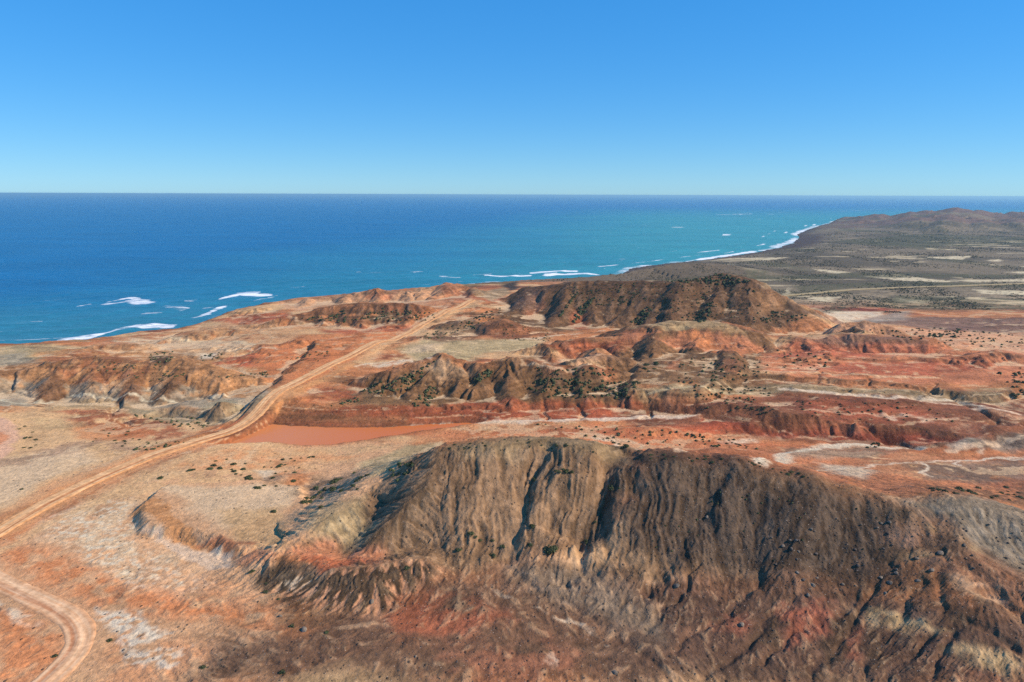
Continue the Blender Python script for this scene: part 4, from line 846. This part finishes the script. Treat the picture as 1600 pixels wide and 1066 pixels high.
def road(name, P, half, mat, label, ruts, lift=0.10):
    n = len(P); d = np.gradient(P[:, :2], axis=0); d /= np.linalg.norm(d, axis=1, keepdims=True); nrm = np.stack([d[:, 1], -d[:, 0]], 1)
    k = 25; off = np.linspace(-1, 1, k); V = []; UV = []
    L = np.r_[0, np.cumsum(np.hypot(*np.diff(P[:, :2], axis=0).T))]
    wob = half*(1+0.24*fbm(L, L*0+3.3, 30, 3, 610)+0.16*fbm(L, L*0+7.7, 5, 3, 611)); wob2 = half*(1+0.24*fbm(L, L*0+13.3, 30, 3, 612)+0.16*fbm(L, L*0+27.7, 5, 3, 613))
    for j, t in enumerate(off):
        o = np.where(t < 0, t*wob, t*wob2)
        z = P[:, 2]+lift+0.10*(1-t*t)
        for rc, rw, rd in ruts: z = z-rd*np.exp(-((t-rc)/rw)**2)*(0.7+0.6*fbm(L, L*0, 9, 2, 620))
        z = z+0.03*np.exp(-((abs(t)-0.8)/0.08)**2)-0.24*sstep(0.72, 1.0, abs(t))+fbm(P[:, 0]+nrm[:, 0]*o, P[:, 1]+nrm[:, 1]*o, 3.0, 3, 640)*0.16*sstep(0.55, 0.95, abs(t))   # little graded berm, then the edge dips under the soil
        z = z+fbm(P[:, 0]+t*half, P[:, 1], 2.0, 2, 630)*0.03
        V.append(np.stack([P[:, 0]+nrm[:, 0]*o, P[:, 1]+nrm[:, 1]*o, z], -1)); UV.append(np.stack([o, L], -1))
    V = np.array(V).reshape(-1, 3); UV = np.array(UV).reshape(-1, 2)
    ids = np.arange(k*n).reshape(k, n); f = np.stack([ids[:-1, :-1], ids[1:, :-1], ids[1:, 1:], ids[:-1, 1:]], -1).reshape(-1, 4)
    o = mesh_obj(name, V, f, mat); u = o.data.uv_layers.new(name='UVMap'); u.data.foreach_set('uv', UV[f.ravel()].astype(F4).ravel())
    if o.data.polygons[0].normal.z < 0: o.data.flip_normals()
    return tag(o, label, 'road', kind='structure')
road('dirt_road', main, 2.8, mat_road('road_dirt', lin((230,186,136)), lin((208,152,100)), lin((172,106,64)), 2.8), 'wide orange dirt road running from lower left to the coast hills', [(-0.55, 0.06, 0.10), (-0.3, 0.06, 0.08), (0.12, 0.06, 0.14), (0.34, 0.06, 0.16)])
road('dirt_track', track, 2.5, mat_road('track_dirt', lin((232,192,150)), lin((214,160,114)), lin((186,124,84)), 2.5), 'narrow pale dirt track curving across the lower left corner', [(-0.35, 0.16, 0.10), (0.35, 0.16, 0.10)], 0.05)
road('gravel_road', far_road, 3.2, mat_road('road_gravel', lin((178,158,120)), lin((164,146,108)), lin((150,134,100)), 3.2), 'thin pale gravel road crossing the far scrub plain', [], 0.2)

# ------------------------------------------------------------------ shrubs
def shrub_mesh(name, nl, seed, leaf, mat=LEAF, stems=6, squash=0.55):
    r = np.random.default_rng(seed); V = []; Fq = []
    lob = [(r.uniform(-0.25, 0.25), r.uniform(-0.25, 0.25), r.uniform(0.22, 0.36)) for _ in range(5)]+[(0, 0, 0.38)]
    for i in range(nl):
        lx, ly, lr = lob[i % len(lob)]
        d = r.normal(size=3); d[2] = abs(d[2]); d /= np.linalg.norm(d); rad = lr*r.uniform(0.55, 1.05)
        p = np.array([lx, ly, 0.02])+d*rad*np.array([1, 1, squash*1.5])
        t1 = np.cross(d, r.normal(size=3)); t1 /= np.linalg.norm(t1); t2 = np.cross(d+0.5*r.normal(size=3), t1); t2 /= np.linalg.norm(t2)
        s = leaf*r.uniform(0.6, 1.3); b = len(V)
        V += [p-t1*s, p-t2*s*0.6, p+t1*s, p+t2*s*0.6]; Fq.append((b, b+1, b+2, b+3))
    for i in range(stems):
        a = r.uniform(0, 6.28); e = np.array([math.cos(a)*0.25, math.sin(a)*0.25, 0.3]); w = np.array([-math.sin(a), math.cos(a), 0])*0.012; b = len(V)
        V += [-w+[0, 0, -0.1], w+[0, 0, -0.1], e+w*0.4, e-w*0.4]; Fq.append((b, b+1, b+2, b+3))
    me = mesh_obj(name, V, Fq, mat, smooth=False, link=False); d = me.data; bpy.data.objects.remove(me); return d
SHR = [shrub_mesh('shrub', 260, 100+i, 0.075) for i in range(6)]
def shrub_at(x, y, s, label, group, i):
    o = bpy.data.objects.new('shrub', SHR[i % len(SHR)]); C.objects.link(o)
    o.location = (x, y, float(grid_at(H, x, y))-0.04*s); o.rotation_euler = (0, 0, random.uniform(0, 6.28)); o.scale = (s*random.uniform(0.9, 1.2), s*random.uniform(0.9, 1.2), s*random.uniform(0.75, 1.05))
    return tag(o, label, 'shrub', group)
k = 0
# one by one: the shrubs that can be told apart on and around the near hill
single = [(860,858,2.6,'largest dark shrub at the foot of the furrowed hill'), (832,823,1.5,'dark shrub under the gully mouth in the middle of the near hill'), (955,763,2.0,'bright green shrub high in the right gully of the near hill'),
  (316,1043,1.2,'small shrub by itself at the bottom left of the apron'), (441,1051,1.2,'lone round shrub near the bottom edge left of centre'), (171,1001,1.1,'shrub beside the white salt patch by the curved track'), (84,1026,1.0,'lone shrub inside the bend of the curved track'),
  (428,800,1.4,'lone shrub on the pale flat above the small scarp'), (402,763,2.0,'green shrub at the edge of the white soil left of the hill'), (250,747,1.8,'dark shrub on the sand just below the dirt road'), (456,979,1.2,'green shrub below the fluted bank, left one'), (510,989,1.2,'green shrub below the fluted bank, right one'),
  (34,765,1.1,'lone shrub on the bank left of the dirt road'), (735,834,1.4,'shrub in the bowl of the near hill, leftmost of three'), (770,868,1.6,'shrub at the foot of the near hill beside white soil'), (717,859,1.4,'shrub below the left furrows of the near hill'), (635,888,1.4,'shrub at the lower left foot of the near hill'), (893,738,1.6,'shrub at the top of the left gully of the near hill')]
for u, v, s, lb in single:
    x, y, z = at(u, v); shrub_at(x, y, s, lb, 'shrubs on and around the near hill', k); k += 1
ORD = 'first second third fourth fifth sixth seventh eighth ninth tenth eleventh twelfth thirteenth fourteenth fifteenth sixteenth seventeenth eighteenth nineteenth twentieth twenty-first twenty-second twenty-third twenty-fourth twenty-fifth twenty-sixth twenty-seventh twenty-eighth twenty-ninth thirtieth thirty-first thirty-second thirty-third thirty-fourth thirty-fifth thirty-sixth'.split()
def inpoly(pl, n, smin, smax):
    P = np.array(pl, float); lo = P.min(0); hi = P.max(0); o_ = []
    while len(o_) < n:
        u, v = random.uniform(lo[0], hi[0]), random.uniform(lo[1], hi[1]); ins = False
        for i in range(len(P)):
            p, r = P[i], P[(i+1) % len(P)]
            if (p[1] > v) != (r[1] > v) and u < (r[0]-p[0])*(v-p[1])/(r[1]-p[1])+p[0]: ins = not ins
        if ins:
            x, y, z = at(u, v)
            o_.append((x, y, random.uniform(smin, smax)))
    return o_
groups = [
  ([(740,830),(800,850),(870,852),(860,868),(770,872),(735,850)], 9, 0.8, 1.5, 'dark shrub among those in the bowl under the furrows', 'shrubs in the bowl at the foot of the near hill'),
  ([(825,745),(895,730),(900,738),(840,752)], 7, 0.8, 1.5, 'shrub in the short row at the top of the left gully', 'shrubs at the top of the left gully'),
  ([(905,855),(935,800),(970,745),(980,748),(945,810),(920,858)], 7, 0.6, 1.1, 'shrub in the dark right gully of the near hill', 'shrubs in the right gully of the near hill'),
  ([(470,785),(500,755),(560,735),(600,745),(560,765),(500,795)], 26, 1.0, 2.4, 'shrub in the dense patch left of the near hill', 'dense shrubs left of the near hill'),
  ([(290,735),(340,715),(420,715),(480,735),(460,760),(390,765),(380,745)], 36, 0.7, 1.8, 'shrub scattered on the orange sand between road and near hill', 'shrubs between dirt road and near hill'),
  ([(690,694),(760,686),(900,690),(1000,702),(1000,712),(830,700),(700,706)], 26, 0.5, 0.9, 'small shrub on the crest of the near hill', 'shrubs along the crest of the near hill'),
  ([(1010,706),(1160,716),(1290,748),(1280,756),(1150,726),(1010,716)], 28, 0.6, 1.1, 'small shrub on the dark right end of the crest', 'shrubs along the right crest of the near hill'),
  ([(20,660),(55,672),(60,700),(30,705)], 10, 0.8, 1.4, 'shrub beside the pink clearing at the left edge', 'shrubs by the pink clearing'),
  ([(145,690),(160,672),(210,668),(225,690),(180,700)], 16, 0.7, 1.4, 'shrub on the pale patch left of the dirt road', 'shrubs on the pale patch left of the road'),
  ([(940,682),(955,680),(985,697),(975,701)], 7, 1.0, 1.6, 'shrub on the white wash behind the near hill', 'shrubs on the white wash'),
  ([(380,890),(420,935),(440,945),(425,920),(395,890)], 6, 0.7, 1.2, 'shrub along the line left of the fluted bank', 'shrubs left of the fluted bank'),
  ([(985,600),(1010,565),(1030,565),(1010,600)], 14, 1.4, 2.6, 'green shrub in the deep gully left of the orange hill', 'shrubs in the gully by the orange hill'),
  ([(1130,690),(1150,685),(1170,700),(1140,702)], 8, 0.8, 1.4, 'shrub on the white ground in the red valley', 'shrubs on white ground in the red valley'),
  ([(1400,765),(1600,755),(1600,785),(1480,772)], 24, 0.8, 1.8, 'shrub on the dark rough ground at the right edge', 'shrubs on the rough ground at the right'),
  ([(430,720),(480,708),(500,715),(460,728)], 6, 0.8, 1.4, 'shrub on the pale bank below the pond', 'shrubs below the pond')]
for pl, n, a_, b_, lb, gr in groups:
    for j, (x, y, s) in enumerate(sorted(inpoly(pl, n, a_, b_), key=lambda p: p[0]/p[1])):
        shrub_at(x, y, s, ORD[j]+' from the left: '+lb, gr, k); k += 1
# the rest of the scrub: too many to count, real little clumps joined into one mass
def scrub_mass(name, pts, label, seed, mat, nl=9):
    r = np.random.default_rng(seed); P = np.array(pts); n = len(P); Z = grid_at(H, P[:, 0], P[:, 1])
    d = r.normal(size=(n, nl, 3)); d[..., 2] = np.abs(d[..., 2]); d /= np.linalg.norm(d, axis=-1, keepdims=True)
    c = d*(np.array([0.42, 0.42, 0.42])*r.uniform(0.5, 1, (n, nl, 1)))*P[:, None, 2:3]+np.stack([P[:, 0], P[:, 1], Z], -1)[:, None]
    t1 = np.cross(d, r.normal(size=d.shape)); t1 /= np.linalg.norm(t1, axis=-1, keepdims=True); t2 = np.cross(d, t1)
    s = P[:, None, 2:3]*r.uniform(0.2, 0.34, (n, nl, 1))
    V = np.stack([c-t1*s, c-t2*s*0.7, c+t1*s, c+t2*s*0.7], 2).reshape(-1, 3); Fq = np.arange(len(V)).reshape(-1, 4)
    return tag(mesh_obj(name, V, Fq, mat, smooth=False), label, 'scrub', kind='stuff')
def world_scatter(n, seed, fn, smin, smax):
    r = np.random.default_rng(seed); x, y = fn(r, n)
    z = grid_at(H, x, y); s = r.uniform(smin, smax, n); ok = (z > 1.0) & (np.abs(x) < 0.8*(y+A0)); return np.stack([x, y, s], -1)[ok]
pp = []
for pl, n, a_, b_ in [([(870,500),(890,470),(905,455),(880,490)],40,1,2.2), ([(890,512),(905,480),(930,465),(925,470),(905,500)],60,1,2.4), ([(985,505),(1010,480),(1020,485),(1000,508)],50,1,2.4), ([(1040,440),(1130,427),(1175,440),(1120,445)],110,1,2.4), ([(880,450),(1000,440),(1000,475),(900,480)],170,0.6,1.5),
    ([(1080,505),(1110,470),(1120,475),(1100,505)],50,1,2.2), ([(1170,505),(1210,485),(1270,495),(1220,505)],60,0.8,1.8), ([(1000,440),(1180,445),(1200,500),(1010,500)],220,0.6,1.5), ([(540,500),(600,482),(680,490),(680,503)],90,0.8,2), ([(460,500),(540,485),(540,505)],60,0.8,1.8),
    ([(590,615),(620,590),(680,565),(640,610)],70,0.7,1.6), ([(640,635),(670,605),(690,610),(670,635)],40,0.8,1.8), ([(740,590),(760,575),(775,580),(745,600)],30,0.8,1.8), ([(810,600),(860,590),(1000,600),(990,622),(860,622)],170,0.7,1.7), ([(560,612),(600,595),(600,620)],30,0.6,1.4), ([(500,640),(560,620),(560,630)],20,0.6,1.3),
    ([(1060,560),(1200,560),(1200,595),(1060,598)],90,0.6,1.5), ([(1080,600),(1200,605),(1210,650),(1100,640)],90,0.6,1.3), ([(1210,540),(1300,560),(1290,580),(1220,575)],40,0.7,1.5), ([(1320,515),(1480,512),(1600,525),(1600,545),(1480,540)],120,0.7,1.8), ([(1450,520),(1500,515),(1500,528),(1450,528)],30,1.2,2.4),
    ([(1240,620),(1450,630),(1500,660),(1260,655)],60,0.5,1.1), ([(820,660),(1000,668),(1200,690),(1180,705),(950,690)],70,0.6,1.3), ([(230,552),(270,550),(268,572),(240,575)],30,0.7,1.5), ([(150,580),(170,565),(300,580),(260,600)],50,0.5,1.2), ([(310,556),(350,550),(345,560),(315,565)],25,0.6,1.3), ([(330,590),(420,580),(420,590)],30,0.5,1.2),
    ([(640,530),(720,505),(740,510),(700,530)],60,0.6,1.4), ([(770,505),(860,512),(860,535),(780,532)],60,0.5,1.2), ([(720,505),(780,480),(790,490),(740,515)],50,0.8,1.8), ([(830,575),(960,575),(960,590),(840,585)],50,0.7,1.5), ([(300,690),(230,690),(200,710),(260,700)],30,0.5,1.2), ([(1560,580),(1600,575),(1600,620),(1580,625)],25,1,2), ([(1290,700),(1400,690),(1400,700)],10,0.8,1.3), ([(190,645),(300,650),(340,668),(300,672)],40,0.6,1.3), ([(440,560),(520,545),(500,570)],25,0.5,1.2), ([(600,740),(640,715),(660,720),(620,755)],14,0.8,1.6), ([(1000,860),(1200,880),(1400,860),(1400,800),(1100,760)],40,0.3,0.6)]:
    pp += inpoly(pl, n, a_, b_)
scrub_mass('scrub', pp, 'dark scrub dotted over the hills and red flats of the middle distance', 1, LEAF, 14)
def far_fn(r, n):
    y = 430*np.exp(r.uniform(0, 1.35, n)); x = r.uniform(0.02, 0.82, n)*(y+A0); return x, y
fp = world_scatter(70000, 5, far_fn, 0.9, 2.6); fp[:, 2] *= 0.5+fp[:, 1]/2400
keep_ = (fbm(fp[:, 0], fp[:, 1]*0.4, 45, 4, 700)+0.35*(rng.random(len(fp))-0.5) > 0.06) & (grid_at(SPK, fp[:, 0], fp[:, 1]) > 0.55) & (grid_at(COL[..., 0], fp[:, 0], fp[:, 1]) < 0.3) & ~((fp[:, 1] < 480) & (grid_at(HADD, fp[:, 0], fp[:, 1]) > 0.7))
scrub_mass('scrub', fp[keep_], 'grey green scrub covering the far coastal plain', 2, LEAFP, 5)

# ------------------------------------------------------------------ stones
def rock_mesh(seed, mat):
    r = np.random.default_rng(seed); bpy_me = bpy.data.meshes.new('boulder')
    import bmesh
    bm = bmesh.new(); bmesh.ops.create_icosphere(bm, subdivisions=2, radius=0.5)
    nrm = r.normal(size=(9, 3)); nrm /= np.linalg.norm(nrm, axis=1, keepdims=True); cut = r.uniform(0.28, 0.46, 9)
    for v in bm.verts:
        p = np.array(v.co)
        for a_, c_ in zip(nrm, cut):
            t = p@a_
            if t > c_: p = p-a_*(t-c_)*0.9
        v.co = p*np.array([1.15, 0.9, 0.75])+r.normal(size=3)*0.012
    bm.to_mesh(bpy_me); bm.free(); bpy_me.materials.append(mat); return bpy_me
RK = [rock_mesh(i, ROCK) for i in range(4)]; RD = [rock_mesh(20+i, ROCKD) for i in range(3)]
def boulder(u, v, s, label, group, i, dark=False):
    x, y, z = at(u, v); o = bpy.data.objects.new('boulder', (RD if dark else RK)[i % 3]); C.objects.link(o)
    s *= 0.8; o.location = (x, y, z+0.05*s); o.rotation_euler = (random.uniform(-0.3, 0.3), random.uniform(-0.3, 0.3), random.uniform(0, 6.28)); o.scale = (s, s*random.uniform(0.8, 1.1), s*random.uniform(0.8, 1.1)); tag(o, label, 'boulder', group)
for i, (u, v, s, lb) in enumerate([(1470,866,1.9,'pale boulder under the dark scree, largest on the right slope'), (1431,873,1.3,'boulder left of the largest one on the right slope'), (1455,891,1.2,'boulder just below the dark scree'), (1376,903,1.0,'upper one of two boulders above the deepest ravine'), (1390,911,1.3,'lower one of two boulders above the deepest ravine'), (1434,908,1.1,'boulder at the head of the narrow gully'),
    (1057,916,1.5,'boulder casting shadow left of the reddish rills'), (1158,977,1.3,'boulder with white soil beside it near the bottom'), (649,1026,0.7,'small lone stone on the brown apron'), (459,821,0.5,'small stone on the orange slope'), (961,1052,1.1,'pale stone at the bottom of the apron'), (580,941,1.3,'pale boulder on the fluted bank'), (475,985,1.5,'pale round boulder between the two green shrubs'), (438,963,0.9,'boulder low on the left of the fluted bank'), (1105,808,0.9,'white boulder on the dark upper slope'), (1377,818,0.8,'pale stone right of the crest scrub'), (1270,915,1.2,'boulder on the dark middle slope'), (1263,930,1.0,'lower boulder on the dark middle slope'), (1521,888,0.7,'dark stone on the smooth brown shoulder'), (1507,852,0.9,'stone at the edge of the smooth grey shoulder')]):
    boulder(u, v, s, lb, 'boulders on the near hill', i)
for j, (x, y, s) in enumerate(sorted(inpoly([(1180,840),(1300,800),(1440,820),(1470,870),(1380,930),(1220,920)], 36, 0.3, 0.8), key=lambda p: p[0]/p[1])):
    o = bpy.data.objects.new('stone', RK[k % 4] if k % 3 else RD[k % 3]); C.objects.link(o); o.location = (x, y, float(grid_at(H, x, y))+0.1*s); o.rotation_euler = (0.2, 0.1, random.uniform(0, 6.28)); o.scale = (s,)*3; k += 1
    tag(o, ORD[j]+' from the left: small stone strewn over the dark slope of the near hill', 'stone', 'stones on the dark slope')
for j, (x, y, s) in enumerate(sorted(inpoly([(1420,800),(1600,810),(1600,900),(1500,880)], 20, 0.25, 0.6), key=lambda p: p[0]/p[1])):
    o = bpy.data.objects.new('stone', RD[k % 3]); C.objects.link(o); o.location = (x, y, float(grid_at(H, x, y))+0.1*s); o.rotation_euler = (0.2, 0.1, random.uniform(0, 6.28)); o.scale = (s,)*3; k += 1
    tag(o, ORD[j]+' from the left: small dark stone on the grey right shoulder of the near hill', 'stone', 'stones on the grey shoulder')
# fine stone litter on the near slopes, uncountable
def litter(name, n, seed, poly_list, label):
    r = np.random.default_rng(seed); P = []
    for pl, m in poly_list: P += inpoly(pl, m, 0.06, 0.2)
    P = np.array(P); Z = grid_at(H, P[:, 0], P[:, 1]); base = np.array([(1,0,0),(0,1,0),(-1,0,0),(0,-1,0),(0,0,1),(0,0,-1)], float); tri = np.array([(0,1,4),(1,2,4),(2,3,4),(3,0,4),(1,0,5),(2,1,5),(3,2,5),(0,3,5)])
    V = base[None]*P[:, None, 2:3]*r.uniform(0.5, 1.1, (len(P), 6, 1))*np.array([1, 1, 0.7]); a_ = r.uniform(0, 6.28, len(P)); ca, sa = np.cos(a_)[:, None], np.sin(a_)[:, None]
    V = np.stack([V[..., 0]*ca-V[..., 1]*sa+P[:, 0:1], V[..., 0]*sa+V[..., 1]*ca+P[:, 1:2], V[..., 2]+Z[:, None]+0.03], -1).reshape(-1, 3)
    Fq = (tri[None]+np.arange(len(P))[:, None, None]*6).reshape(-1, 3); tag(mesh_obj(name, V, Fq, ROCKD, smooth=False), label, 'stones', kind='stuff')
litter('stone_litter', 0, 3, [([(1000,705),(1250,738),(1440,790),(1480,900),(1300,930),(1000,880)], 1100), ([(500,960),(860,880),(1000,1066),(450,1066)], 350), ([(1000,900),(1600,940),(1600,1066),(1000,1066)], 350), ([(700,700),(960,705),(900,850),(640,880)], 260)], 'fine dark stone litter strewn over the near slopes')

# ------------------------------------------------------------------ air
def mat_haze():
    m = bpy.data.materials.new('haze_air'); m.use_nodes = True; n = m.node_tree; n.nodes.clear()
    v = N(n, 'ShaderNodeVolumePrincipled'); v.inputs['Color'].default_value = (0.45, 0.80, 1.0, 1); v.inputs['Density'].default_value = 0.00007; v.inputs['Anisotropy'].default_value = 0.2
    o = N(n, 'ShaderNodeOutputMaterial'); n.links.new(v.outputs[0], o.inputs['Volume']); return m
hx, hy0, hy1, hz0, hz1 = 110000, -300, 100000, -40, 93.0
hv = [(-hx,hy0,hz0),(hx,hy0,hz0),(hx,hy1,hz0),(-hx,hy1,hz0),(-hx,hy0,hz1),(hx,hy0,hz1),(hx,hy1,hz1),(-hx,hy1,hz1)]
tag(mesh_obj('haze', hv, [(3,2,1,0),(4,5,6,7),(0,1,5,4),(1,2,6,5),(2,3,7,6),(3,0,4,7)], mat_haze(), smooth=False), 'thin blue sea haze over land and water', 'haze', kind='stuff')
